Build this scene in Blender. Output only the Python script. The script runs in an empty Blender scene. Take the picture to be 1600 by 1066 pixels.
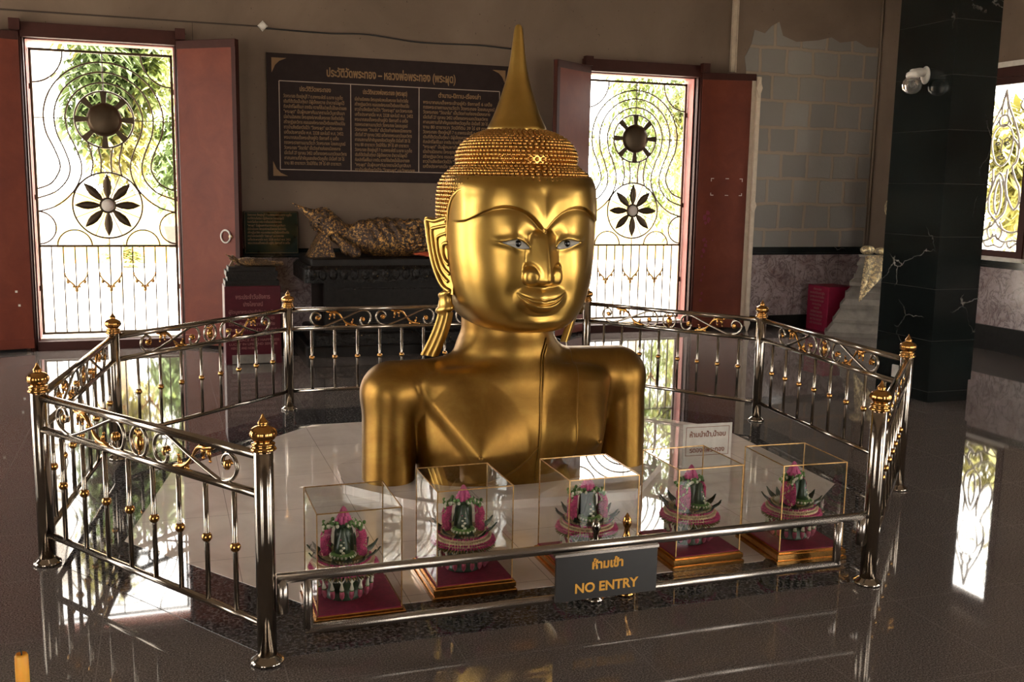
import bpy, math, random
import numpy as np
from mathutils import Matrix, Vector
random.seed(7); RNG = np.random.default_rng(11)
S = bpy.context.scene
COL = S.collection
PI = math.pi

# ------------------------------------------------------------ camera, sky, exposure
cam = bpy.data.cameras.new('camera'); cam.sensor_width = 36.0; cam.lens = 1579.5 / 1600 * 36
cam.clip_start = 0.05; cam.clip_end = 300
cam_o = bpy.data.objects.new('camera', cam); COL.objects.link(cam_o)
_pt, _ro, _ya = 0.1515, 0.0179, -0.3351
_R = Matrix.Rotation(_ya, 3, 'Z')
_fw = _R @ Vector((0, math.cos(_pt), -math.sin(_pt))); _up = _R @ Vector((0, math.sin(_pt), math.cos(_pt))); _rt = _R @ Vector((1, 0, 0))
_r = _rt * math.cos(_ro) + _up * math.sin(_ro); _u = -_rt * math.sin(_ro) + _up * math.cos(_ro)
cam_o.matrix_world = Matrix(((_r.x, _u.x, -_fw.x, 0), (_r.y, _u.y, -_fw.y, 0), (_r.z, _u.z, -_fw.z, 1.624), (0, 0, 0, 1)))
S.camera = cam_o
S.view_settings.view_transform = 'Standard'; S.view_settings.look = 'None'
S.view_settings.gamma = 1.0; S.view_settings.use_curve_mapping = False
S.view_settings.exposure = 0.0
S.cycles.use_denoising = True
S.cycles.max_bounces = 10; S.cycles.diffuse_bounces = 5; S.cycles.glossy_bounces = 6; S.cycles.transmission_bounces = 8
S.cycles.transparent_max_bounces = 16; S.cycles.caustics_reflective = False; S.cycles.caustics_refractive = False
S.cycles.sample_clamp_indirect = 8.0
W = bpy.data.worlds.new('sky'); S.world = W; W.use_nodes = True
_bg = W.node_tree.nodes['Background']; _bg.inputs[0].default_value = (1.0, 0.955, 0.885, 1); _bg.inputs[1].default_value = 15.0
sun = bpy.data.lights.new('sun', 'SUN'); sun.energy = 40.0; sun.angle = math.radians(2); sun.color = (1, .95, .85)
sun_o = bpy.data.objects.new('sun', sun); COL.objects.link(sun_o)
sun_o.rotation_euler = Vector((0.10, 0.34, -1.0)).to_track_quat('-Z', 'Y').to_euler()   # high, from behind the roof

def portal(cx, cy, cz, w, h, rotz):
    l = bpy.data.lights.new('portal', 'AREA'); l.shape = 'RECTANGLE'; l.size = w; l.size_y = h; l.cycles.is_portal = True
    o = bpy.data.objects.new('portal', l); COL.objects.link(o); o.location = (cx, cy, cz); o.rotation_euler = (PI / 2, 0, rotz)

# ------------------------------------------------------------ materials
MATS = {}
class Nodes:
    def __init__(s, name):
        s.m = bpy.data.materials.new(name); s.m.use_nodes = True; s.t = s.m.node_tree
        s.b = s.t.nodes['Principled BSDF']; MATS[name] = s.m
        s._oc = None
    def n(s, typ, **kw):
        x = s.t.nodes.new('ShaderNode' + typ)
        for k, v in kw.items(): setattr(x, k, v)
        return x
    def l(s, a, b): s.t.links.new(a, b)
    def oc(s):
        if s._oc is None: s._oc = s.n('TexCoord')
        return s._oc.outputs['Object']
    def put(s, sock, v):
        if hasattr(v, 'links') or hasattr(v, 'is_linked'): s.l(v, sock)
        else: sock.default_value = v
    def math(s, op, a, b=0.0, c=None):
        x = s.n('Math', operation=op); s.put(x.inputs[0], a); s.put(x.inputs[1], b)
        if c is not None: s.put(x.inputs[2], c)
        return x.outputs[0]
    def noise(s, scale, detail=4, rough=.55, dist=0.0, vec=None):
        x = s.n('TexNoise'); x.inputs['Scale'].default_value = scale; x.inputs['Detail'].default_value = detail
        x.inputs['Roughness'].default_value = rough; x.inputs['Distortion'].default_value = dist
        s.l(vec if vec is not None else s.oc(), x.inputs['Vector']); return x.outputs['Fac']
    def ramp(s, fac, stops):
        x = s.n('ValToRGB'); e = x.color_ramp.elements
        while len(e) < len(stops): e.new(.5)
        for i, (p, c) in enumerate(stops):
            e[i].position = p; e[i].color = (*c, 1) if len(c) == 3 else c
        s.l(fac, x.inputs[0]); return x.outputs[0]
    def mix(s, fac, a, b):
        x = s.n('Mix', data_type='RGBA'); s.put(x.inputs[0], fac)
        s.put(x.inputs[6], a if hasattr(a, 'is_linked') else (*a, 1)); s.put(x.inputs[7], b if hasattr(b, 'is_linked') else (*b, 1)); return x.outputs[2]
    def bump(s, h, strength=.3, dist=.01):
        x = s.n('Bump'); x.inputs['Strength'].default_value = strength; x.inputs['Distance'].default_value = dist
        s.l(h, x.inputs['Height']); s.l(x.outputs[0], s.b.inputs['Normal'])
    def xyz(s):
        x = s.n('SeparateXYZ'); s.l(s.oc(), x.inputs[0]); return x.outputs
    def set(s, **kw):
        for k, v in kw.items():
            k = {'color': 'Base Color', 'rough': 'Roughness', 'metal': 'Metallic', 'spec': 'Specular IOR Level', 'trans': 'Transmission Weight',
                 'coat': 'Coat Weight', 'sub': 'Subsurface Weight', 'alpha': 'Alpha', 'ior': 'IOR'}[k]
            if k == 'Base Color' and isinstance(v, tuple) and len(v) == 3: v = (*v, 1)
            s.put(s.b.inputs[k], v)
        return s.m
def simple(name, color, rough=.5, metal=0.0, var=.12, nscale=14, bump=0.0, **kw):
    n = Nodes(name); f = n.noise(nscale)
    c0 = tuple(max(0, c * (1 - var)) for c in color); c1 = tuple(min(1, c * (1 + var)) for c in color)
    n.set(color=n.ramp(f, [(.3, c0), (.7, c1)]), rough=rough, metal=metal, **kw)
    if bump: n.bump(n.noise(nscale * 4), bump, .01)
    return n.m
def lines(n, coord, period, offset, width):
    """1 on thin lines every period along coord"""
    a = n.math('ADD', coord, -offset); a = n.math('PINGPONG', a, period / 2); return n.math('LESS_THAN', a, width / 2)

# floor: polished speckled granite, pale hairline joints
n = Nodes('granite_floor'); x, y, z = n.xyz()
sp = n.noise(170, 2, .7); big = n.noise(1.3, 3)
c = n.ramp(sp, [(.34, (.040, .032, .028)), (.50, (.118, .098, .088)), (.66, (.27, .235, .215))])
c = n.mix(n.math('MULTIPLY', big, .3), c, (.068, .053, .047))
g = n.math('MAXIMUM', lines(n, x, .6, .35, .004), lines(n, y, .6, .15, .004))
n.set(color=n.mix(n.math('MULTIPLY', g, .28), c, (.34, .30, .27)), rough=n.ramp(n.noise(3.0, 5), [(.3, (.022,) * 3), (.7, (.045,) * 3)]), spec=.45)
n = Nodes('granite_border')
n.set(color=n.ramp(n.noise(75, 3, .75), [(.38, (.012, .011, .012)), (.5, (.045, .042, .042)), (.63, (.17, .16, .16))]), rough=.035, spec=.55)
n = Nodes('pale_marble_slab'); x, y, z = n.xyz()
c = n.ramp(n.noise(2.4, 7, .6, 1.2), [(.3, (.68, .585, .52)), (.55, (.78, .69, .62)), (.75, (.83, .75, .68))])
g = n.math('MAXIMUM', lines(n, x, .61, .27, .0035), lines(n, y, .61, .09, .0035))
n.set(color=n.mix(n.math('MULTIPLY', g, .6), c, (.16, .13, .11)), rough=.022, spec=.6)
n = Nodes('wall_plaster')
a = n.noise(.9, 6, .6, .5); b = n.noise(9, 5)
c = n.ramp(a, [(.3, (.125, .087, .061)), (.55, (.16, .113, .081)), (.75, (.19, .138, .102))])
c = n.mix(n.math('MULTIPLY', n.math('GREATER_THAN', n.noise(34, 2, .5), .745), .8), c, (.05, .03, .02))
n.set(color=c, rough=.85); n.bump(b, .15, .01)
n = Nodes('ceiling_paint'); n.set(color=n.ramp(n.noise(1.5), [(.3, (.30, .245, .195)), (.7, (.36, .30, .24))]), rough=.9)
n = Nodes('mauve_marble'); x, y, z = n.xyz()
va = n.math('ABSOLUTE', n.math('ADD', n.noise(5.5, 9, .62, 1.6), -.5)); vb = n.math('ABSOLUTE', n.math('ADD', n.noise(9, 6, .6, 2.5), -.5))
c = n.ramp(n.noise(3.0, 7, .65, 1.5), [(.3, (.19, .115, .105)), (.5, (.30, .24, .235)), (.7, (.38, .31, .305))])
c = n.mix(n.ramp(va, [(0.0, (.8,) * 3), (.035, (0.0,) * 3)]), c, (.075, .045, .045)); c = n.mix(n.ramp(vb, [(0.0, (.5,) * 3), (.02, (0.0,) * 3)]), c, (.09, .05, .05))
g = lines(n, x, .62, .44, .005)
n.set(color=n.mix(g, c, (.08, .06, .05)), rough=.18, spec=.5)
n = Nodes('black_marble'); x, y, z = n.xyz()
v = n.n('TexVoronoi', feature='DISTANCE_TO_EDGE'); v.inputs['Scale'].default_value = 2.3
wv = n.n('VectorMath', operation='ADD'); nn = n.n('TexNoise'); nn.inputs['Scale'].default_value = 3; nn.inputs['Detail'].default_value = 7
n.l(n.oc(), nn.inputs['Vector']); sc = n.n('VectorMath', operation='SCALE'); n.l(nn.outputs['Color'], sc.inputs[0]); sc.inputs['Scale'].default_value = .45
n.l(n.oc(), wv.inputs[0]); n.l(sc.outputs[0], wv.inputs[1]); n.l(wv.outputs[0], v.inputs['Vector'])
c = n.ramp(n.noise(2.2, 6), [(.3, (.003, .0045, .0045)), (.7, (.011, .015, .0145))])
vein = n.math('MULTIPLY', n.ramp(v.outputs[0], [(0.0, (1.0,) * 3), (.009, (0.0,) * 3)]), n.ramp(n.noise(1.5, 3), [(.57, (0,) * 3), (.68, (.7,) * 3)]))
c = n.mix(vein, c, (.45, .40, .36))
g = lines(n, z, .405, .085, .004)
n.set(color=n.mix(g, c, (.035, .033, .03)), rough=.12, spec=.4)
n = Nodes('block_work'); x, y, z = n.xyz()
br = n.n('TexBrick'); br.inputs['Scale'].default_value = 1.0; br.inputs['Brick Width'].default_value = .36; br.inputs['Row Height'].default_value = .30
br.inputs['Mortar Size'].default_value = .022; br.inputs['Mortar Smooth'].default_value = .35; br.inputs['Color1'].default_value = (.19, .18, .168, 1)
br.inputs['Color2'].default_value = (.25, .238, .22, 1); br.inputs['Mortar'].default_value = (.30, .235, .175, 1)
cb = n.n('CombineXYZ'); wob = n.math('MULTIPLY', n.noise(4, 3), .05); n.l(n.math('ADD', x, wob), cb.inputs[0]); n.l(n.math('ADD', z, wob), cb.inputs[1]); n.l(cb.outputs[0], br.inputs['Vector'])
c = n.mix(n.math('MULTIPLY', n.noise(3, 6), .35), br.outputs['Color'], (.20, .155, .115))
n.set(color=c, rough=.9); n.bump(n.math('ADD', n.math('MULTIPLY', br.outputs['Fac'], .7), n.math('MULTIPLY', n.noise(30, 4), .4)), .5, .015)
n = Nodes('maroon_paint')
c = n.ramp(n.noise(3.0, 6, .65, .4), [(.3, (.105, .019, .010)), (.55, (.140, .028, .013)), (.75, (.17, .040, .019))])
n.set(color=c, rough=.5, spec=.25); n.bump(n.noise(24, 4), .08, .01)
simple('dark_maroon', (.042, .011, .008), .55, spec=.2)
simple('pink_reveal', (.36, .115, .095), .6)
simple('purple_paint', (.16, .008, .035), .5)
simple('white_paint', (.62, .58, .52), .6)
simple('cream_wood', (.50, .41, .31), .5)
simple('iron', (.055, .036, .020), .35, .75)
simple('steel', (.33, .285, .235), .14, 1.0, .06, 30)
simple('gate_steel', (.36, .32, .285), .27, 1.0, .06, 30)
simple('brass', (.50, .255, .075), .16, 1.0, .15, 40)
simple('worn_brass', (.55, .33, .13), .32, 1.0, .3, 60)
n = Nodes('gold_polish')
n.set(color=n.ramp(n.noise(4, 5, .6), [(.3, (.385, .225, .050)), (.7, (.48, .300, .080))]), rough=n.ramp(n.noise(6, 6, .65), [(.3, (.29,) * 3), (.7, (.36,) * 3)]), metal=1.0)
n.bump(n.noise(3.5, 3), .05, .02)
n = Nodes('gold_leaf_body')
a = n.noise(3.0, 8, .7, .6)
n.set(color=n.ramp(a, [(.3, (.21, .105, .025)), (.5, (.275, .148, .034)), (.72, (.37, .220, .052))]), rough=n.ramp(n.noise(5, 7, .7), [(.3, (.34,) * 3), (.7, (.47,) * 3)]), metal=1.0)
n.bump(n.math('ADD', n.math('MULTIPLY', n.noise(3.0, 3), .7), n.math('MULTIPLY', n.noise(26, 4, .6), .10)), .12, .02)
simple('gold_curl', (.52, .27, .07), .27, 1.0, .15, 20)
n = Nodes('old_gold')
f = n.math('MULTIPLY', n.ramp(n.noise(38, 5, .75), [(.50, (0,) * 3), (.60, (1,) * 3)]), n.ramp(n.noise(5, 4), [(.4, (.3,) * 3), (.60, (1,) * 3)]))
n.set(color=n.mix(f, (.026, .010, .005), (.70, .38, .11)), rough=n.math('MULTIPLY_ADD', f, -.25, .55), metal=n.math('MULTIPLY', f, .95)); n.bump(n.noise(45, 5), .7, .02)
n = Nodes('gilt_flakes')
f = n.ramp(n.noise(30, 5, .8), [(.47, (0,) * 3), (.56, (1,) * 3)])
n.set(color=n.mix(f, (.23, .18, .12), (.82, .66, .36)), rough=n.math('MULTIPLY_ADD', f, -.3, .6), metal=f); n.bump(n.noise(38, 5), .6, .02)
simple('dark_lacquer', (.009, .0065, .005), .5, 0, .4, 20, .3, spec=.2)
simple('black_base', (.008, .007, .006), .5, 0, .3, 20, .2, spec=.12)
n = Nodes('carved_lacquer')
f = n.ramp(n.noise(42, 3, .7), [(.68, (0,) * 3), (.72, (1,) * 3)])
n.set(color=n.mix(f, (.010, .0075, .006), (.6, .4, .15)), rough=.35, metal=f, spec=.2); n.bump(n.noise(22, 3), .9, .03)
simple('red_lacquer', (.060, .006, .011), .45, spec=.25)
simple('rose_red', (.20, .008, .032), .5, spec=.25)
simple('velvet', (.20, .006, .035), .85, 0, .2, 60)
simple('grey_stone', (.17, .15, .125), .8, 0, .25, 9, .3)
simple('letter_gold', (.20, .108, .038), .6)
simple('letter_orange', (.72, .36, .05), .5)
simple('letter_pale', (.48, .40, .33), .6)
simple('letter_pink', (.22, .085, .08), .6)
simple('letter_brown', (.22, .085, .05), .6)
simple('sign_black', (.016, .014, .013), .32)
simple('board_black', (.020, .011, .010), .6, spec=.15)
simple('board_line', (.34, .26, .20), .5)
simple('plaque_green', (.010, .020, .015), .07)
simple('white_sheet', (.60, .56, .50), .35)
simple('white_plastic', (.62, .58, .53), .4)
simple('cable_black', (.012, .010, .009), .5)
simple('eye_white', (.34, .32, .28), .35); simple('pupil', (.008, .007, .007), .08)
n = Nodes('case_glass'); n.set(color=(.96, .97, .96), rough=0.0, trans=1.0, ior=1.0)
n.t.nodes.remove(n.b)
tr = n.n('BsdfTransparent'); tr.inputs[0].default_value = (.93, .94, .93, 1); gl = n.n('BsdfGlossy'); gl.inputs['Roughness'].default_value = .0
ge = n.n('NewGeometry'); fr = n.n('Fresnel'); n.l(n.math('MULTIPLY_ADD', ge.outputs['Backfacing'], 1 / 1.5 - 1.5, 1.5), fr.inputs[0]); mx = n.n('MixShader'); n.l(fr.outputs[0], mx.inputs[0]); n.l(tr.outputs[0], mx.inputs[1]); n.l(gl.outputs[0], mx.inputs[2])
n.l(mx.outputs[0], n.t.nodes['Material Output'].inputs['Surface'])
n = Nodes('globe_glass'); n.set(color=(.85, .80, .72), rough=.08, trans=.9, ior=1.3)
simple('petal_pink', (.60, .085, .22), .7, 0, .35, 60); simple('petal_cream', (.62, .50, .30), .7, 0, .2, 40); simple('lotus_pink', (.50, .075, .20), .6, 0, .3, 30)
simple('leaf_dark', (.020, .040, .014), .4, 0, .4, 20); simple('leaf_green', (.10, .19, .045), .6, 0, .3, 30); simple('leaf_dry', (.17, .13, .035), .6, 0, .3, 30)
simple('jasmine', (.66, .62, .48), .6); simple('bud_pink', (.42, .08, .13), .6, 0, .3, 40)
simple('candle_wax', (.78, .36, .04), .5, sub=.2); simple('table_wood', (.10, .05, .025), .4)
simple('cloth_orange', (.55, .09, .03), .7)
simple('marigold', (.85, .36, .02), .7)
simple('paving', (.62, .57, .50), .8, 0, .1, 2); simple('yellow_wall', (.85, .60, .18), .7); simple('ochre', (.60, .33, .08), .7)
simple('outside_white', (.82, .80, .76), .7); simple('bark', (.45, .38, .28), .9)
for nm, c in (('foliage_lime', (.20, .25, .06)), ('foliage_yellow', (.30, .28, .08)), ('foliage_green', (.11, .16, .05))):
    n = Nodes(nm); n.set(color=n.ramp(n.noise(2.5, 4), [(.3, tuple(a * .6 for a in c)), (.7, tuple(min(1, a * 1.25) for a in c))]), rough=.5, sub=0.0)
simple('groove_shade', (.045, .03, .022), .9)
simple('planter', (.10, .085, .075), .6)

# ------------------------------------------------------------ mesh helpers
class MB:
    def __init__(s): s.v = []; s.f = []; s.mi = []; s.sm = []; s.n = 0; s.cur = 0
    def add(s, V, F, smooth=True, mi=None):
        V = np.asarray(V, float); s.v.append(V)
        for f in F: s.f.append(tuple(int(i) + s.n for i in f)); s.mi.append(s.cur if mi is None else mi); s.sm.append(smooth)
        s.n += len(V); return s
    def box(s, lo, hi, mi=None, bev=0.0):
        lo = np.array(lo, float); hi = np.array(hi, float)
        if bev <= 0:
            V = [(hi[0] if i & 1 else lo[0], hi[1] if i & 2 else lo[1], hi[2] if i & 4 else lo[2]) for i in range(8)]
            return s.add(V, [(0, 2, 3, 1), (4, 5, 7, 6), (0, 1, 5, 4), (2, 6, 7, 3), (0, 4, 6, 2), (1, 3, 7, 5)], False, mi)
        b = bev; P = [(lo[0] + b, lo[1]), (hi[0] - b, lo[1]), (hi[0], lo[1] + b), (hi[0], hi[1] - b), (hi[0] - b, hi[1]), (lo[0] + b, hi[1]), (lo[0], hi[1] - b), (lo[0], lo[1] + b)]
        c = (lo + hi)[:2] / 2; V = []
        k = 1 - 2 * b / max(1e-6, min(hi[0] - lo[0], hi[1] - lo[1]))
        for zz, q in ((lo[2], 1), (hi[2] - b, 1), (hi[2], 0)):
            for px, py in P:
                if q: V.append((px, py, zz))
                else: V.append((px - math.copysign(b, px - c[0]) * .9, py - math.copysign(b, py - c[1]) * .9, zz))
        F = [tuple(range(7, -1, -1)), tuple(range(16, 24))]
        for r in range(2):
            for i in range(8): F.append((r * 8 + i, r * 8 + (i + 1) % 8, r * 8 + 8 + (i + 1) % 8, r * 8 + 8 + i))
        return s.add(V, F, False, mi)
    def prism(s, poly, axis, a, b, mi=None):
        """poly in the two other axes (in order), extruded from a to b along axis"""
        k = len(poly); V = []
        for w in (a, b):
            for p in poly:
                q = [p[0], p[1]]; q.insert(axis, w); V.append(q)
        F = [tuple(range(k)), tuple(range(2 * k - 1, k - 1, -1))] + [(i, i + k, (i + 1) % k + k, (i + 1) % k) for i in range(k)]
        return s.add(V, F, False, mi)
    def tube(s, pts, r, n=8, closed=False, cap=True, mi=None, flat=None):
        P = np.asarray(pts, float); m = len(P); R = np.broadcast_to(np.asarray(r, float), (m,)).copy()
        if closed: T = np.roll(P, -1, 0) - np.roll(P, 1, 0)
        else: T = np.gradient(P, axis=0)
        T /= np.linalg.norm(T, axis=1)[:, None] + 1e-12
        u = np.cross(T[0], (0, 0, 1.0)); u = u if np.linalg.norm(u) > 1e-3 else np.cross(T[0], (0, 1.0, 0)); u /= np.linalg.norm(u)
        A = np.linspace(0, 2 * PI, n, endpoint=False); V = []
        for i in range(m):
            u = u - T[i] * (u @ T[i]); u /= np.linalg.norm(u) + 1e-12; w = np.cross(T[i], u)
            ring = P[i] + R[i] * (np.cos(A)[:, None] * u + np.sin(A)[:, None] * w)
            if flat is not None:   # squash along an axis about the path
                ax, k = flat; ring[:, ax] = P[i][ax] + (ring[:, ax] - P[i][ax]) * k
            V.append(ring)
        F = []
        for i in range(m if closed else m - 1):
            a, b = i * n, ((i + 1) % m) * n
            for j in range(n): F.append((a + j, a + (j + 1) % n, b + (j + 1) % n, b + j))
        if cap and not closed: F += [tuple(range(n - 1, -1, -1)), tuple(range((m - 1) * n, m * n))]
        return s.add(np.concatenate(V), F, True, mi)
    def lathe(s, prof, c=(0, 0, 0), n=20, mi=None, wob=None, smooth=True):
        A = np.linspace(0, 2 * PI, n, endpoint=False); V = []; F = []
        for i, (r, z) in enumerate(prof):
            rr = r * (1 + (wob[1] * np.cos(wob[0] * A) if wob and wob[2] <= z <= wob[3] else 0 * A))
            V.append(np.stack([c[0] + rr * np.cos(A), c[1] + rr * np.sin(A), np.full(n, c[2] + z)], 1))
        for i in range(len(prof) - 1):
            for j in range(n): F.append((i * n + j, i * n + (j + 1) % n, (i + 1) * n + (j + 1) % n, (i + 1) * n + j))
        F += [tuple(range(n - 1, -1, -1)), tuple(range((len(prof) - 1) * n, len(prof) * n))]
        return s.add(np.concatenate(V), F, smooth, mi)
    def ball(s, c, r, n=10, m=6, sc=(1, 1, 1), mi=None, M=None):
        V = [(0, 0, -1.0)]; F = []
        for i in range(1, m):
            t = -PI / 2 + PI * i / m
            for j in range(n): V.append((math.cos(t) * math.cos(2 * PI * j / n), math.cos(t) * math.sin(2 * PI * j / n), math.sin(t)))
        V.append((0, 0, 1.0)); V = np.array(V) * r * np.array(sc)
        if M is not None: V = V @ np.array(M).T
        for j in range(n): F.append((0, 1 + (j + 1) % n, 1 + j)); F.append((len(V) - 1, len(V) - 1 - n + j, len(V) - 1 - n + (j + 1) % n))
        for i in range(m - 2):
            for j in range(n): a = 1 + i * n; F.append((a + j, a + (j + 1) % n, a + n + (j + 1) % n, a + n + j))
        return s.add(V + np.array(c), F, True, mi)
    def cone(s, a, b, r0, r1, n=8, mi=None): return s.tube([a, b], [r0, r1], n, mi=mi)
    def grid(s, G, mi=None, flip=False, wrap=False):
        G = np.asarray(G); r, c = G.shape[:2]; F = []
        for i in range(r - 1):
            for j in range(c if wrap else c - 1):
                q = (i * c + j, i * c + (j + 1) % c, (i + 1) * c + (j + 1) % c, (i + 1) * c + j); F.append(q[::-1] if flip else q)
        return s.add(G.reshape(-1, 3), F, True, mi)
    def mesh(s, name, mats):
        me = bpy.data.meshes.new(name); V = np.concatenate(s.v)
        me.from_pydata(V.tolist(), [], s.f)
        for m in ([mats] if isinstance(mats, str) else mats): me.materials.append(MATS[m])
        me.polygons.foreach_set('material_index', s.mi); me.polygons.foreach_set('use_smooth', s.sm)
        me.update(); return me
    def build(s, name, mats, parent=None, loc=None):
        o = bpy.data.objects.new(name, s.mesh(name, mats)); COL.objects.link(o)
        if parent is not None: o.parent = parent
        if loc is not None: o.location = loc
        return o
def cat(P, k=6, closed=False):
    """Catmull-Rom through points"""
    P = [np.array(p, float) for p in P]; n = len(P); out = []
    for i in range(n if closed else n - 1):
        if closed: a, b, c, d = P[i - 1], P[i], P[(i + 1) % n], P[(i + 2) % n]
        else: a, b, c, d = P[max(i - 1, 0)], P[i], P[i + 1], P[min(i + 2, n - 1)]
        for t in np.arange(k) / k:
            out.append(.5 * (2 * b + (c - a) * t + (2 * a - 5 * b + 4 * c - d) * t * t + (3 * b - a - 3 * c + d) * t ** 3))
    if not closed: out.append(P[-1])
    return np.array(out)
def tag(o, label, category, group=None, kind='thing'):
    o['label'] = label; o['category'] = category; o['kind'] = kind
    if group: o['group'] = group
    return o
def thing(name, loc, label, category, group=None, rz=0.0):
    o = bpy.data.objects.new(name, None); COL.objects.link(o); o.location = loc; o.rotation_euler = (0, 0, rz); o.empty_display_size = .05
    return tag(o, label, category, group)
def struct(o): o['kind'] = 'structure'; return o
def copy_tree(o, parent=None):
    c = o.copy(); COL.objects.link(c)
    if parent is not None: c.parent = parent
    for ch in list(o.children): copy_tree(ch, c)
    return c
def text(name, body, size, mat, parent, loc, rot=(PI / 2, 0, 0), align='CENTER', bold=.008, spacing=1.0, ext=.001, fit=None, line=1.0):
    cu = bpy.data.curves.new('t', 'FONT'); cu.body = body; cu.size = size; cu.align_x = align; cu.offset = bold * size / .8; cu.resolution_u = 3
    cu.extrude = ext; cu.space_character = spacing; cu.space_line = line
    t = bpy.data.objects.new('t', cu); COL.objects.link(t); bpy.context.view_layer.update()
    me = bpy.data.meshes.new_from_object(t.evaluated_get(bpy.context.evaluated_depsgraph_get())); bpy.data.objects.remove(t)
    me.materials.clear(); me.materials.append(MATS[mat])
    if fit:
        V = np.empty(len(me.vertices) * 3); me.vertices.foreach_get('co', V); V = V.reshape(-1, 3); k = fit / max(1e-6, np.ptp(V[:, 0])); V[:, 0] *= k; me.vertices.foreach_set('co', V.ravel())
    o = bpy.data.objects.new(name, me); COL.objects.link(o); o.parent = parent; o.location = loc; o.rotation_euler = rot; return o

# ------------------------------------------------------------ signed-distance sculpting
def smin(a, b, k):
    h = np.clip(.5 + .5 * (b - a) / k, 0, 1); return b + (a - b) * h - k * h * (1 - h)
def smax(a, b, k): return -smin(-a, -b, k)
def sstep(a, b, x): t = np.clip((x - a) / (b - a), 0, 1); return t * t * (3 - 2 * t)
def capsule(x, y, z, a, b, ra, rb):
    ax, ay, az = a; bx, by, bz = b[0] - ax, b[1] - ay, b[2] - az; L = bx * bx + by * by + bz * bz
    t = np.clip(((x - ax) * bx + (y - ay) * by + (z - az) * bz) / L, 0, 1)
    return np.sqrt((x - ax - t * bx) ** 2 + (y - ay - t * by) ** 2 + (z - az - t * bz) ** 2) - (ra + (rb - ra) * t)
def ellip(x, y, z, c, r):
    k = np.sqrt(((x - c[0]) / r[0]) ** 2 + ((y - c[1]) / r[1]) ** 2 + ((z - c[2]) / r[2]) ** 2); return (k - 1) * min(r)
def polygonize(f, lo, hi, h, newton=3):
    ax = [np.arange(lo[i], hi[i] + h, h) for i in range(3)]
    X, Y, Z = np.meshgrid(*ax, indexing='ij'); V = f(X, Y, Z).astype(np.float32); ins = V < 0
    nx, ny, nz = V.shape
    c = [ins[i:nx - 1 + i, j:ny - 1 + j, k:nz - 1 + k] for i in (0, 1) for j in (0, 1) for k in (0, 1)]
    s = sum(q.astype(np.int8) for q in c); act = (s > 0) & (s < 8); I = np.argwhere(act); idx = -np.ones(act.shape, np.int64); idx[act] = np.arange(len(I))
    acc = np.zeros((len(I), 3)); cnt = np.zeros(len(I))
    corners = [np.array(q) for q in ((0, 0, 0), (0, 0, 1), (0, 1, 0), (0, 1, 1), (1, 0, 0), (1, 0, 1), (1, 1, 0), (1, 1, 1))]
    for a in range(8):
        for b in range(a + 1, 8):
            d = corners[b] - corners[a]
            if abs(d).sum() != 1: continue
            ia, ib = I + corners[a], I + corners[b]; va, vb = V[tuple(ia.T)], V[tuple(ib.T)]; m = (va < 0) != (vb < 0)
            t = np.where(m, va / np.where(m, va - vb, 1), 0)[:, None]; acc += np.where(m[:, None], ia + t * d, 0); cnt += m
    P = np.array(lo) + h * acc / cnt[:, None]
    F = []
    for axs in range(3):
        o1, o2 = [(1, 2), (2, 0), (0, 1)][axs]
        d = np.zeros(3, int); d[axs] = 1
        sl0 = [slice(None)] * 3; sl1 = [slice(None)] * 3; sl0[axs] = slice(0, -1); sl1[axs] = slice(1, None)
        A, B = ins[tuple(sl0)], ins[tuple(sl1)]; E = np.argwhere(A != B); keep = np.ones(len(E), bool)
        for o in (o1, o2): keep &= (E[:, o] > 0) & (E[:, o] < V.shape[o] - 1)
        E = E[keep]; up = A[tuple(E.T)]
        def cell(i, j): q = E.copy(); q[:, o1] -= i; q[:, o2] -= j; return idx[tuple(q.T)]
        q = np.stack([cell(1, 1), cell(0, 1), cell(0, 0), cell(1, 0)], 1); q[~up] = q[~up][:, ::-1]; F.append(q)
    F = np.concatenate(F)
    for _ in range(newton):
        e = h * .25; x, y, z = P.T; v = f(x, y, z)
        g = np.stack([f(x + e, y, z) - f(x - e, y, z), f(x, y + e, z) - f(x, y - e, z), f(x, y, z + e) - f(x, y, z - e)], 1) / (2 * e)
        P = P - np.clip(v / ((g * g).sum(1) + 1e-3), -h, h)[:, None] * g * .8
    return P, F
def sdf_part(name, f, lo, hi, h, mat, parent=None):
    P, F = polygonize(f, lo, hi, h); m = MB(); m.add(P, F.tolist()); return m.build(name, mat, parent)

# ============================================================ THE ROOM
YW, XR, XL, YF, ZC = 10.487, 8.31, -4.6, -3.6, 4.7     # back wall, right wall, left wall, front wall, ceiling
TH = .24
DOORS = [(-.475, 1.31, 2.895), (5.155, 1.32, 2.885)]    # back door openings: centre x, width, head height
def wall_pieces(a0, a1, ops):
    """rectangles (along, z) left over around openings (c, w, z0, z1)"""
    out = []; cur = a0
    for c, w, z0, z1 in sorted(ops):
        out.append((cur, c - w / 2, 0, ZC)); out.append((c - w / 2, c + w / 2, z1, ZC))
        if z0 > 0: out.append((c - w / 2, c + w / 2, 0, z0))
        cur = c + w / 2
    out.append((cur, a1, 0, ZC)); return out
def wall(name, axis, at, thick, a0, a1, ops, mat='wall_plaster'):
    m = MB()
    for p0, p1, z0, z1 in wall_pieces(a0, a1, ops):
        lo = [0, 0, z0]; hi = [0, 0, z1]; lo[1 - axis] = p0; hi[1 - axis] = p1; lo[axis] = min(at, at + thick); hi[axis] = max(at, at + thick); m.box(lo, hi)
    return struct(m.build(name, mat))
back_ops = [(c, w, .0, h) for c, w, h in DOORS]
right_ops = [(8.56, .92, .98, 2.83), (1.2, 1.3, 0, 2.9), (-1.9, 1.3, 0, 2.9)]  # window first; the unseen doorways include one added for more daylight
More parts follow.
